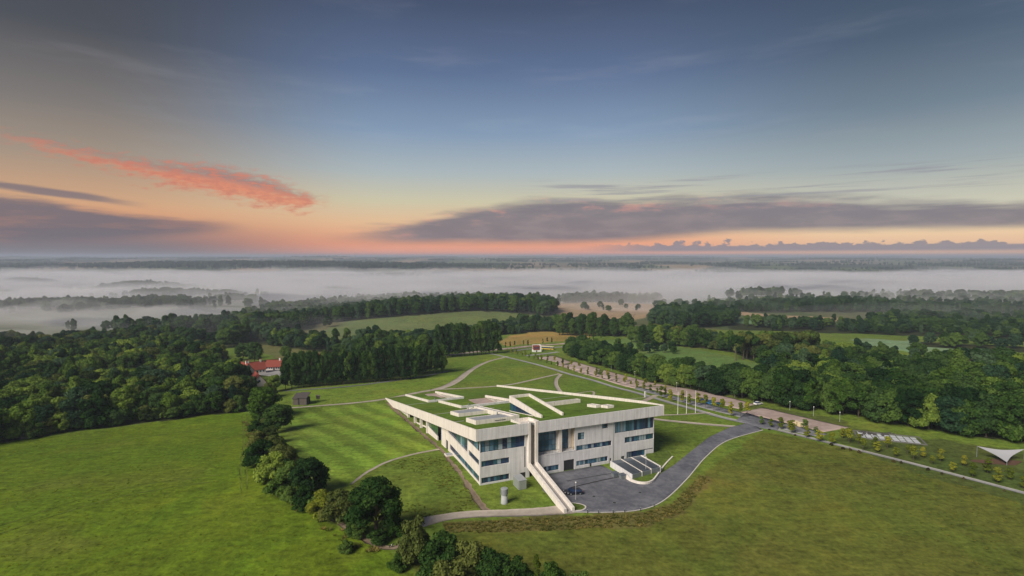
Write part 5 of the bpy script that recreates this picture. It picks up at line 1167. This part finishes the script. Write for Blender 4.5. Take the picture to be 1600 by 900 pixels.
for k, (px, py) in enumerate([(1059, 648), (1072.5, 647), (1086.5, 646)]):
    p = at(px, py); t = thing('flagpole', ['bare white flagpole nearest the museum', 'bare white flagpole in the middle of the three', 'bare white flagpole nearest the parked cars'][k], 'flagpole', (p.x, p.y, p.z), 0, 'three white flagpoles on the lawn')
    m = MB(); m.tube([(0, 0, -.5), (0, 0, 4), (0, 0, 9.6)], [.12, .10, .06], 10); m.build('pole', WHITE, t)
    m = MB(); m.tube([(0, 0, 9.6), (0, 0, 9.68), (0, 0, 9.8)], [.06, .12, .03], 8); m.build('finial', WHITE, t)
    m = MB(); m.tube([(0, 0, -.3), (0, 0, .2)], [.3, .24], 12); m.build('base', GREYM, t)
    m = MB(); m.tube([(.13, 0, 1.0), (.08, 0, 9.5)], [.012, .012], 4); m.build('halyard', WHITE, t)
p = at(1008, 621); t = thing('pylon_sign', 'white upright pylon sign where the cross walk meets the avenue path', 'sign', (p.x, p.y, p.z), R(30))
m = MB(); m.box(-.55, .55, -.14, .14, -.3, 3.1); m.build('panel', WHITE, t, bevel=.03); m = MB(); m.box(-.65, .65, -.22, .22, -.3, .12); m.build('base', GREYM, t)
for k, (px, py) in enumerate([(1104, 609), (1113, 611.5), (1122, 613.5), (1132, 616)]):
    p = at(px, py); t = thing('bay_sign', f'{ordinal(k)} small white sign on a post in front of the hedge, from the flagpoles', 'sign', (p.x, p.y, p.z), R(20), 'small white signs along the hedge')
    m = MB(); m.tube([(0, 0, -.3), (0, 0, 1.7)], [.05, .05], 6); m.build('post', GREYM, t); m = MB(); m.box(-.5, .5, -.05, .05, 1.0, 1.9); m.build('panel', WHITE, t)

def car(px, py, rz, paint, label, cat='car', name='parked_car', group='cars parked along the bays'):
    p = at(px, py); t = thing(name, label, cat, (p.x, p.y, p.z + .06), rz, group)
    def loft(prof, hw, inset, z_in=99):
        m = MB(); n = len(prof)
        vs = [(x, -hw + (inset if z > z_in else 0), z) for x, z in prof] + [(x, hw - (inset if z > z_in else 0), z) for x, z in prof]
        return m.add(vs, [tuple(range(n)), tuple(range(2 * n - 1, n - 1, -1))] + [(i, i + n, (i + 1) % n + n, (i + 1) % n) for i in range(n)])
    b = loft([(-2.1, .3), (2.1, .3), (2.15, .62), (1.9, .82), (1.0, .95), (-1.9, 1.0), (-2.15, .75)], .88, 0).build('body', paint, t, bevel=.05)
    loft([(-1.85, 1.0), (1.0, .96), (.25, 1.44), (-1.3, 1.47)], .82, .16, 1.2).build('cabin', GLASS, t)
    loft([(-1.25, 1.46), (.2, 1.44), (.05, 1.50), (-1.1, 1.53)], .68, .05, 1.48).build('roof', paint, t)
    for x in (-1.3, 1.3):
        for y in (-.8, .8):
            m = MB(); m.tube([(x, y - .11, .32), (x, y + .11, .32)], [.33, .33], 14); w = m.build('wheel', DARK, t)
            m = MB(); s_ = 1 if y > 0 else -1; m.tube([(x, y + s_ * .112, .32), (x, y + s_ * .135, .32)], [.2, .17], 10); m.build('rim', GREYM, w)
    for y in (-.62, .62):
        m = MB(); m.box(2.06, 2.16, y - .18, y + .18, .58, .70); m.build('headlight', WHITE, t)
        m = MB(); m.box(-2.17, -2.08, y - .16, y + .16, .70, .84); m.build('tail_light', RED, t)
    return t
RED = simple('red_plastic', (0.35, 0.02, 0.02), 0.4)
PW, PB, PK, PG = [simple(n_, c, .3, .05, .5, .1) for n_, c in (('white_car_paint', (.72, .73, .75)), ('blue_car_paint', (.03, .16, .34)), ('black_car_paint', (.012, .016, .03)), ('grey_car_paint', (.30, .32, .36)))]
car(1184.5, 632.5, R(25), PW, 'white car parked alone at the edge of the gravel by the hedge')
car(1094, 626.5, R(115), PK, 'dark car nearest the flagpoles in the row of three'); car(1106.5, 629, R(112), PG, 'silver grey car behind the blue one'); car(1108.5, 631.5, R(112), PB, 'bright blue car in the middle of the row'); car(1121, 633.5, R(110), PK, 'dark car at the junction end of the row')
car(893.5, 771, R(190), PK, 'black car parked beside the chute, partly behind it'); car(898.5, 772, R(186), PK, 'black car parked at the grass island next to the chute car')
p = at(856, 546.5); t = thing('bus', 'yellow-topped bus waiting at the far stop by the hedge', 'bus', (p.x, p.y, p.z + .1), R(158))
YEL = simple('bus_yellow', (.55, .38, .05), .4)
m = MB(); m.box(-5.6, 5.6, -1.25, 1.25, .4, 1.35); m.build('body', YEL, t, bevel=.08)
for k in range(9): 
    for y in (-1.24, 1.2):
        m = MB(); m.box(-5.4 + k * 1.2, -5.4 + k * 1.2 + 1.08, y, y + .04, 1.38, 2.5); m.build('window', GLASS, t)
m = MB(); m.box(-5.55, 5.55, -1.18, 1.18, 1.35, 2.55); m.build('saloon', DARK, t); m = MB(); m.box(-5.6, 5.6, -1.28, 1.28, 2.55, 2.95); m.build('roof', simple('cream_paint', (.72, .64, .38), .4), t, bevel=.1)
m = MB(); m.box(5.55, 5.66, -1.15, 1.15, 1.2, 2.5); m.build('windscreen', GLASS, t)
for x in (-3.2, 3.6):
    for y in (-1.15, 1.15): m = MB(); m.tube([(x, y - .15, .45), (x, y + .15, .45)], [.48, .48], 14); m.build('wheel', DARK, t)
for k, (px, py) in enumerate([(1244, 664.5), (1250.5, 666.5)]):
    p = at(px, py); t = thing('pale_box', ['pale yellow box on the gravel edge nearer the junction', 'pale yellow box on the gravel edge beside the small tree'][k], 'box', (p.x, p.y, p.z), R(20), 'two pale boxes at the gravel edge')  # lidded pale yellow boxes standing at the gravel edge
    m = MB(); m.box(-.8, .8, -.7, .7, 0, 1.5); m.build('box_body', simple('cream_box', (.6, .5, .3), .8, .2), t, bevel=.05); m = MB(); m.box(-.86, .86, -.76, .76, 1.5, 1.62); m.build('lid', simple('cream_lid', (.65, .56, .36), .8), t)

# stop pavilion with its red screen, and a white kiosk
p = at(838, 549.5); t = thing('stop_pavilion', 'small white pavilion with a dark red upper storey at the far end of the avenue', 'pavilion', (p.x, p.y, p.z), R(12)); t.scale = (.78, .78, .72)
BRK = simple('red_brick', (.22, .055, .04), .85, .2, 2)
m = MB(); m.box(-4.2, 4.2, -3, 3, -.8, 2.6); m.build('wall', WHITE, t)
m = MB(); m.box(-3.6, 3.2, -3.2, 2.2, 2.6, 7.6); up = m.build('upper_storey', BRK, t)
for k in range(4): m = MB(); m.box(-3.0 + k * 1.5, -2.0 + k * 1.5, -3.26, -3.2, 4.2, 6.2); m.build('window', GLASS, up)
m = MB(); m.box(3.3, 5.0, -3.2, 3.3, -.6, 8.2); m.build('white_screen', WHITE, t); m = MB(); m.box(-3.7, 3.28, 2.3, 3.2, -.5, 8.15); m.build('back_screen', WHITE, t)
m = MB(); m.box(-1, .2, -3.07, -3, -.5, 2.0); m.build('door', FRAME, t)
p = at(892, 536); t = thing('white_kiosk', 'small white kiosk among trees beside the orange field', 'kiosk', (p.x, p.y, p.z), R(-15))
m = MB(); m.box(-2.6, 2.6, -2, 2, -.6, 3.2); m.build('wall', WHITE, t); m = MB(); m.hexa([(-3, -2.4, 3.2), (3, -2.4, 3.2), (3, 2.4, 3.2), (-3, 2.4, 3.2), (-3, -.3, 4.4), (3, -.3, 4.4), (3, .3, 4.4), (-3, .3, 4.4)]); m.build('roof', WHITE, t); m = MB(); m.box(-.6, .5, -2.06, -2, -.3, 1.9); m.build('door', FRAME, t)

# farm buildings
TILE = simple('red_tiles', (.21, .040, .024), .85, .25, 1.5, bump=.4); LIME = simple('white_render', (.66, .60, .56), .9, .1, 1)
def farmhouse(px, py, Lh, Wd, hw, hr, rz, label, chim=1, nw=5):
    p = at(px, py); t = thing('farmhouse', label, 'farmhouse', (p.x, p.y, p.z), rz)
    m = MB(); m.box(-Lh, Lh, -Wd, Wd, -1.5, hw); m.add([(-Lh, -Wd, hw), (-Lh, Wd, hw), (-Lh, 0, hw + hr), (Lh, -Wd, hw), (Lh, Wd, hw), (Lh, 0, hw + hr)], [(0, 2, 1), (3, 4, 5)]); w = m.build('wall', LIME, t)
    r = MB()
    for s in (-1, 1):
        a = Wd + .5; zz = hw - .5 * hr / Wd
        r.hexa([(-Lh - .3, 0, hw + hr), (Lh + .3, 0, hw + hr), (Lh + .3, s * a, zz), (-Lh - .3, s * a, zz), (-Lh - .3, 0, hw + hr + .28), (Lh + .3, 0, hw + hr + .28), (Lh + .3, s * a, zz + .28), (-Lh - .3, s * a, zz + .28)])
    rf = r.build('roof', TILE, t); m = MB(); m.box(-Lh - .32, Lh + .32, -.2, .2, hw + hr + .2, hw + hr + .42); m.build('ridge', TILE, rf)
    for k in range(chim):
        x = -Lh * .6 + k * Lh * 1.2 / max(1, chim - 1) if chim > 1 else Lh * .5
        m = MB(); m.box(x - .5, x + .5, -.5, .5, hw + hr - .6, hw + hr + 1.7); c = m.build('chimney', LIME, rf); m = MB(); m.box(x - .58, x + .58, -.58, .58, hw + hr + 1.7, hw + hr + 1.9); m.build('chimney_cap', TILE, rf)
    for k in range(nw):
        x = -Lh + (k + .7) * 2 * Lh / (nw + .4); 
        if k == nw // 2: m = MB(); m.box(x - .55, x + .55, -Wd - .05, -Wd + .1, -.4, 2.1); m.build('door', FRAME, t); continue
        m = MB(); m.box(x - .62, x + .62, -Wd - .06, -Wd + .1, 1.0, 2.4); f = m.build('window', WHITE, t); m = MB(); m.box(x - .5, x + .5, -Wd - .08, -Wd - .061, 1.1, 2.3); m.build('pane', GLASS, f)
    for s in (-1, 1):
        m = MB(); m.box(s * (Lh + .03) - .04, s * (Lh + .03) + .04, -.6, .6, hw + .3, hw + 1.6); m.build('window', GLASS, t)
    return t
farmhouse(398, 583, 6.5, 3.8, 3.2, 4.4, R(35), 'white farmhouse with red tiled roof and two chimneys left of the farmyard', 2, 6)
farmhouse(383, 590, 5, 4.0, 4.6, 5.0, R(-40), 'gabled red-roofed farm wing beside the farmhouse', 1, 4)
farmhouse(402, 601, 7, 3.6, 2.6, 4.4, R(-55), 'low red farm roof half hidden below the farmyard', 0, 4)
farmhouse(431, 577, 6, 3.6, 2.8, 3.8, R(4), 'long red-roofed farm building behind the left end of the tall row', 1, 7)
farmhouse(502, 572, 9, 4.2, 3.4, 5.4, R(8), 'red barn roof showing over the middle of the tall row', 0, 5)
farmhouse(560, 566, 9, 4.4, 2.6, 4.2, R(14), 'long red roof among trees behind the tall row', 0, 5); farmhouse(576, 562, 3.2, 3.6, 4.4, 4.4, R(80), 'small pointed red roof rising above the tall row', 0, 3)

# dark wooden shed and the board beside it
p = at(471, 631.5); t = thing('wooden_shed', 'dark weathered wooden shed with a board front on the lawn behind the lane', 'shed', (p.x, p.y, p.z), R(-4)); t.scale = (1.05, 1.1, 1.3)
m = MB(); m.box(-3.4, 3.4, -1.6, 2.2, -.4, 2.7); m.build('wall', DARK, t)
for k in range(16):
    if k in (6, 7): continue
    m = MB(); m.box(-3.42 + k * .428, -3.42 + k * .428 + .38, -1.72 - .02 * (k % 3), -1.6, -.3, 2.75 + .05 * (k % 2)); m.build('board', WOOD, t)
for k, (x0, x1, dz) in enumerate(((-3.7, -1.2, -.35), (-1.2, 3.7, 0))):
    m = MB(); m.hexa([(x0, -2.0, 2.8 + dz), (x1, -2.0, 2.8 + dz), (x1, 2.5, 4.2 + dz), (x0, 2.5, 4.2 + dz), (x0, -2.0, 2.96 + dz), (x1, -2.0, 2.96 + dz), (x1, 2.5, 4.36 + dz), (x0, 2.5, 4.36 + dz)]); m.build('roof', simple('shed_roof%d' % k, (.06, .052, .05), .9, .3, 2), t)
p = at(497, 627.5); t = thing('info_board', 'small dark notice board with a pitched top beside the wooden shed', 'notice board', (p.x, p.y, p.z), R(-10))
m = MB(); m.box(-.12, .12, -.1, .1, -.4, 2.0); m.build('post', WOOD, t); m = MB(); m.box(-1.0, 1.0, -.12, .12, 1.5, 3.1); m.build('board', simple('board_dark', (.06, .05, .045), .8), t)
m = MB(); m.hexa([(-1.2, -.5, 3.1), (1.2, -.5, 3.1), (1.2, .5, 3.1), (-1.2, .5, 3.1), (-1.1, -.05, 3.55), (1.1, -.05, 3.55), (1.1, .05, 3.55), (-1.1, .05, 3.55)]); m.build('roof', WOOD, t)
# open field shelter at the edge of the left wood
p = at(42, 684); t = thing('field_shelter', 'low grey open-fronted field shelter under the trees at the far left', 'shelter', (p.x, p.y, p.z), R(28))
m = MB(); m.box(-4.2, 4.2, -1.6, 1.9, 2.2, 2.45); m.build('roof', GREYM, t); m = MB(); m.box(-4.0, 4.0, 1.7, 1.85, -.3, 2.2); m.build('back_wall', WOOD, t); m = MB(); m.box(-1.6, 1.2, -1.3, -1.18, -.3, 2.2); m.build('front_panel', simple('panel_grey', (.2, .18, .18), .9), t)
for x in (-4.0, 1.6, 3.9): m = MB(); m.box(x - .09, x + .09, -1.35, -1.17, -.4, 2.2); m.build('post', WOOD, t)

# sunken skylight field
p = at(1388, 684); t = thing('skylight_field', 'sunken rectangle of white glazed panels in the grass by the side walk', 'skylight', (p.x, p.y, p.z - .25), R(-22)); t.scale = (.86, .9, 1)
m = MB(); m.box(-11.5, 11.5, -4.4, 4.4, -.6, .1); m.build('tray', LOUVRE, t)
PAN = simple('white_panel', (.46, .48, .52), .35, .06, .6)
for r in range(3):
    for k in range(9):
        m = MB(); x0 = -10.6 + k * 2.36; y0 = -3.9 + r * 2.7; m.box(x0, x0 + 1.95, y0, y0 + 1.9, .1, .42 + .04 * ((k + r) % 3)); m.build('panel', PAN, t, bevel=.05)
for a, b, c, d in ((-12.1, -11.5, -5, 5), (11.5, 12.1, -5, 5), (-11.5, 11.5, -5, -4.4), (-11.5, 11.5, 4.4, 5)): m = MB(); m.box(a, b, c, d, -.6, .55); m.build('rim', simple('rim_stone', (.12, .12, .11), .9, .3), t)
p = at(1362, 678); t = thing('rock_pile', 'dark heap of rubble at the end of the skylight field', 'rubble', (p.x, p.y, p.z))
for k in range(16):
    m = MB(); b = bmesh.new(); bmesh.ops.create_icosphere(b, subdivisions=1, radius=1); q = Vector((rnd.gauss(0, 3.2), rnd.gauss(0, 1.4), 0)); s = rnd.uniform(.4, .9)
    m.add([(q + Vector((v.co.x * s * rnd.uniform(.8, 1.3), v.co.y * s * rnd.uniform(.8, 1.2), v.co.z * s * .7 + .2)))[:] for v in b.verts], [tuple(v.index for v in f.verts) for f in b.faces]); b.free(); m.build('rock', simple('rock', (.05, .05, .048), .95, .3) if k == 0 else MATS['rock'], t)
# white sail canopy
P3 = [at(1526, 714), at(1600, 718), at(1573, 727)]; P3[0].z += 3.6; P3[1].z += 3.4; P3[2].z += 1.0
c0 = sum(P3, Vector()) / 3; t = thing('sail_canopy', 'white triangular sail canopy stretched low over the grass at the far right', 'sail canopy', (c0.x, c0.y, gz(c0.x, c0.y)))
g = bpy.data.meshes.new('sail'); nS = 14; V = []; F = []; ix = {}
for i in range(nS + 1):
    for j in range(nS + 1 - i):
        a, b = i / nS, j / nS; c = 1 - a - b; pull = 1 - 1.05 * (a * b * 1.0 + b * c + c * a) * (1 - 2.4 * a * b * c * 9 / 1.0 if False else 1)
        q = P3[0] * a + P3[1] * b + P3[2] * c; q = c0 + (q - c0) * pull; q.z -= 1.2 * (a * b + b * c + c * a); ix[(i, j)] = len(V); V.append((q - t.location)[:])
for i in range(nS):
    for j in range(nS - i):
        F.append((ix[(i, j)], ix[(i + 1, j)], ix[(i, j + 1)]))
        if i + j < nS - 1: F.append((ix[(i + 1, j)], ix[(i + 1, j + 1)], ix[(i, j + 1)]))
nv = len(V); V2 = V + [(x, y, z - .06) for x, y, z in V]; F2 = F + [(c_ + nv, b_ + nv, a_ + nv) for a_, b_, c_ in F]
o = obj('sail_cloth', mesh_np('sail_cloth', V2, np.array(F2), None, True), t, simple('sail_fabric', (.36, .37, .39), .8, .05, .3))
for q in P3:
    r = q - t.location; z0 = gz(q.x, q.y) - t.location.z
    m = MB(); m.tube([(r.x, r.y, z0 - .4), (r.x, r.y, r.z + .1)], [.11, .08], 8); m.build('mast', GREYM, t)
p = at(1560, 722); o = obj('bare_soil', mesh_np('bare_soil', *[(lambda Lp: (np.column_stack([Lp, hz(Lp[:, 0], Lp[:, 1]) + .06]), np.array([(0, k, k + 1) for k in range(1, len(Lp) - 1)])))(np.array([[p.x + math.cos(a) * (7.5 + 1.3 * math.sin(3 * a)), p.y + math.sin(a) * (2.4 + .5 * math.cos(5 * a))] for a in np.linspace(0, 2 * math.pi, 40, endpoint=False)]))][0]), None, simple('red_soil', (.10, .05, .03), .95, .3, .6)); tag(o, kind='structure')
# small black and white dog on the trail
p = at(611, 855.5); t = thing('dog', 'small black and white dog standing on the dirt trail', 'dog', (p.x, p.y, p.z + .03), R(20))
FURW = simple('white_fur', (.65, .63, .6), .9); FURB = simple('black_fur', (.02, .02, .02), .9)
dm = bpy.data.meshes.new('dog_body')
dv = [(-.38, 0, .48), (-.12, 0, .5), (.2, 0, .5), (.42, 0, .62), (.56, 0, .76), (.74, 0, .72), (-.36, .09, .3), (-.42, .09, .2), (-.36, .09, .03), (-.36, -.09, .3), (-.42, -.09, .2), (-.36, -.09, .03), (.22, .09, .25), (.23, .09, .03), (.22, -.09, .25), (.23, -.09, .03), (-.55, 0, .56), (-.7, 0, .7), (.52, .08, .88), (.52, -.08, .88)]
de = [(0, 1), (1, 2), (2, 3), (3, 4), (4, 5), (0, 6), (6, 7), (7, 8), (0, 9), (9, 10), (10, 11), (2, 12), (12, 13), (2, 14), (14, 15), (0, 16), (16, 17), (4, 18), (4, 19)]
dr = [.14, .13, .16, .1, .1, .05, .08, .04, .03, .08, .04, .03, .06, .03, .06, .03, .03, .02, .025, .025]
dm.from_pydata(dv, de, []); do = obj('dog_coat', dm, t, FURB); md = do.modifiers.new('skin', 'SKIN')
for k, r in enumerate(dr): dm.skin_vertices[0].data[k].radius = (r, r)
dm.skin_vertices[0].data[0].use_root = True; do.modifiers.new('smooth', 'SUBSURF').levels = 1
m = MB(); m.tube([(.02, 0, .5), (.1, 0, .505), (.2, 0, .51)], [.12, .17, .155], 10); m.build('white_saddle', FURW, t)

# ------------------------------------------------------------------ rough grass and weeds
def tufts(name, pts, label, mat, nblade=26, h=.45, w=.05):
    rs = np.random.RandomState(5); kinds = bpy.data.collections.new(name + '_kinds')
    for q in range(3):
        V = []; F = []
        for k in range(nblade):
            a = rs.uniform(0, 6.28); r = rs.uniform(0, .35); l = rs.uniform(.5, 1.1) * h; b = a + rs.uniform(-1, 1); x, y = math.cos(a) * r, math.sin(a) * r; dx, dy = -math.sin(b) * w * rs.uniform(1, 2.2), math.cos(b) * w * rs.uniform(1, 2.2)
            tx, ty = x + math.cos(b) * l * 1.1, y + math.sin(b) * l * 1.1; n = len(V); V += [(x - dx, y - dy, 0.02), (x + dx, y + dy, 0.02), (tx, ty, l)]; F.append((n, n + 1, n + 2))
        me = mesh_np('tuft', V, np.array(F)); me.materials.append(mat); kinds.objects.link(bpy.data.objects.new(f'{q}_tuft', me))
    P = np.array(pts); Z = hz(P[:, 0], P[:, 1]) - .02; me = bpy.data.meshes.new(name); me.vertices.add(len(P)); me.vertices.foreach_set('co', np.column_stack([P[:, :2], Z]).astype(np.float32).ravel())
    a = me.attributes.new('size', 'FLOAT', 'POINT'); a.data.foreach_set('value', P[:, 2].astype(np.float32)); o = obj(name, me); tag(o, label, 'grass', None, 'stuff')
    nt = bpy.data.node_groups.new(name, 'GeometryNodeTree'); nt.interface.new_socket('Geometry', in_out='INPUT', socket_type='NodeSocketGeometry'); nt.interface.new_socket('Geometry', in_out='OUTPUT', socket_type='NodeSocketGeometry')
    Nn = nt.nodes.new; L_ = nt.links.new; gi, go, ci, ip = Nn('NodeGroupInput'), Nn('NodeGroupOutput'), Nn('GeometryNodeCollectionInfo'), Nn('GeometryNodeInstanceOnPoints')
    ci.inputs['Collection'].default_value = kinds; ci.inputs['Separate Children'].default_value = True; ip.inputs['Pick Instance'].default_value = True
    q = Nn('GeometryNodeInputNamedAttribute'); q.data_type = 'FLOAT'; q.inputs['Name'].default_value = 'size'; rv = Nn('FunctionNodeRandomValue'); rv.data_type = 'FLOAT_VECTOR'; rv.inputs[0].default_value = (-.1, -.1, 0); rv.inputs[1].default_value = (.1, .1, 6.28)
    L_(gi.outputs[0], ip.inputs['Points']); L_(ci.outputs[0], ip.inputs['Instance']); L_(q.outputs['Attribute'], ip.inputs['Scale']); L_(rv.outputs[0], ip.inputs['Rotation']); L_(ip.outputs[0], go.inputs[0]); o.modifiers.new('scatter', 'NODES').node_group = nt
def scatter(poly, n, s0, s1, clump=None):
    w = [(q.x, q.y) for q in ats(poly)]; X = [a[0] for a in w]; Y = [a[1] for a in w]; x = NR.uniform(min(X), max(X), n * 3); y = NR.uniform(min(Y), max(Y), n * 3); k = inside(x, y, w)
    if clump: k &= fbm(x / clump, y / clump, 150) > NR.uniform(-.15, .45, n * 3)
    x, y = x[k][:n], y[k][:n]; return [(a, b, NR.uniform(s0, s1)) for a, b in zip(x, y)]
WEED = foliage('weeds', (0.120, 0.135, 0.028), (0.220, 0.195, 0.060), .35); LUSH = foliage('field_grass', (0.115, 0.165, 0.012), (0.190, 0.240, 0.022), .4); LAWNG = foliage('meadow_grass', (0.105, 0.130, 0.020), (0.175, 0.185, 0.036), .4)
pts = scatter([(690, 819), (880, 808), (1005, 803), (1050, 788), (1092, 744), (1108, 748), (1068, 800), (1010, 822), (880, 828), (700, 834)], 2200, .4, 1.0) + scatter([(380, 660), (402, 655), (412, 730), (470, 790), (560, 845), (600, 862), (570, 868), (480, 815), (400, 745)], 900, .8, 2.0)
tufts('rough_grass', pts, 'strip of tall brownish weeds along the yard edge and beside the hedgerow', WEED, 26, .42, .05)
pts = scatter([(-200, 720), (0, 692), (384, 640), (404, 650), (398, 720), (430, 770), (520, 820), (600, 858), (660, 905), (700, 940), (-200, 940)], 2600, .3, .8, 60)
tufts('field_tussocks', pts, 'bright tussocks of long grass in the left field', LUSH, 22, .22, .06)
pts = scatter([(1190, 676), (1320, 702), (1600, 774), (1700, 800), (1700, 940), (760, 940), (950, 850), (1060, 815), (1120, 745)], 2400, .3, .8, 60) + scatter([(690, 706), (600, 724), (550, 760), (565, 800), (660, 808), (750, 794)], 900, .4, 1.0, 9)
tufts('meadow_tussocks', pts, 'olive tussocks of grass in the right meadow', LAWNG, 20, .22, .06)

# ------------------------------------------------------------------ air: morning fog lying in the valley, and thin haze over everything
def volume_mat(name, col, dens, aniso=0.0):
    m = bpy.data.materials.new(name); m.use_nodes = True; nt = m.node_tree; nt.nodes.clear()
    v = nt.nodes.new('ShaderNodeVolumePrincipled'); out = nt.nodes.new('ShaderNodeOutputMaterial'); v.inputs['Color'].default_value = tuple(col) + (1,); v.inputs['Density'].default_value = dens; v.inputs['Anisotropy'].default_value = aniso
    nt.links.new(v.outputs[0], out.inputs['Volume']); return m
def fog_bank(name, x0, x1, y0, y1, nx, ny, topf, dens, label):
    xs = np.linspace(x0, x1, nx); ys = np.linspace(y0, y1, ny); X, Y = np.meshgrid(xs, ys); bot = hz(X, Y) - 4.0; top = np.maximum(bot + .2, topf(X, Y))
    V = np.concatenate([np.stack([X, Y, top], -1).reshape(-1, 3), np.stack([X, Y, bot], -1).reshape(-1, 3)]); n = nx * ny
    i = np.arange(ny - 1)[:, None] * nx; j = np.arange(nx - 1)[None]; Q = np.stack([i + j, i + j + 1, i + nx + j + 1, i + nx + j], -1).reshape(-1, 4)
    rim = list(range(nx)) + [k * nx + nx - 1 for k in range(1, ny)] + [(ny - 1) * nx + k for k in range(nx - 2, -1, -1)] + [k * nx for k in range(ny - 2, 0, -1)]
    Fr = np.array([(rim[k], n + rim[k], n + rim[(k + 1) % len(rim)], rim[(k + 1) % len(rim)]) for k in range(len(rim))])
    o = obj(name, mesh_np(name, V, np.concatenate([Q, Q[:, ::-1] + n, Fr]), None, False), None, volume_mat(name, (.95, .95, .985), dens)); tag(o, label, 'fog', None, 'stuff'); return o
def fog_shape(lift, s1, seed, near):
    def f(X, Y):
        y0 = near + 300 * np.clip((X + 560) / 460, 0, 1) + 110 * fbm(X / 260, Y / 260, seed + 3, 3)
        edge = np.clip((Y - y0) / 520, 0, 1) * np.clip((3300 - Y + 700 * fbm(X / 500, Y / 400, seed + 20, 4)) / 1100, 0, 1) * np.clip((4600 - np.abs(X)) / 900, 0, 1)
        n = fbm(X / 300 + Y / 900, Y / 150, seed, 5) * s1 + fbm(X / 70, Y / 42, seed + 10, 4) * s1 * .45
        return -43 + (20 + lift) * np.clip(edge, 0, 1) ** .7 + n * np.clip(edge * 3, 0, 1) - 40 * (edge <= 0)
    return f
for nm, lift, s1, seed, near, dens, lab in [('mist_layer', 34.0, 22, 291, 270, .0009, 'thin bluish mist hanging among the far woods'), ('fog_veil', 11.0, 30, 201, 430, .0024, 'thin ragged veil of mist floating over the valley fog'), ('fog_bank', 3.0, 34, 231, 590, .0048, 'low white morning fog filling the valley behind the woods'), ('fog_bed', -4.0, 26, 261, 700, .007, 'dense bed of fog lying deepest in the valley')]:
    fog_bank(nm, -4800, 4800, 230, 3400, 460, 330, fog_shape(lift, s1, seed, near), dens, lab)
m = MB(); m.box(-15000, 15000, -3000, 22000, -90, 100); o = m.build('haze', volume_mat('haze', (.54, .62, .78), 1.25e-4)); tag(o, kind='stuff')
for o in S.objects:
    if o.type == 'MESH' and o.data.materials and o.data.materials[0] == GLASS and o.color[0] > .999 and o.color[2] > .999:
        q = rnd.random() * .35; o.color = (q, q, q, 1)
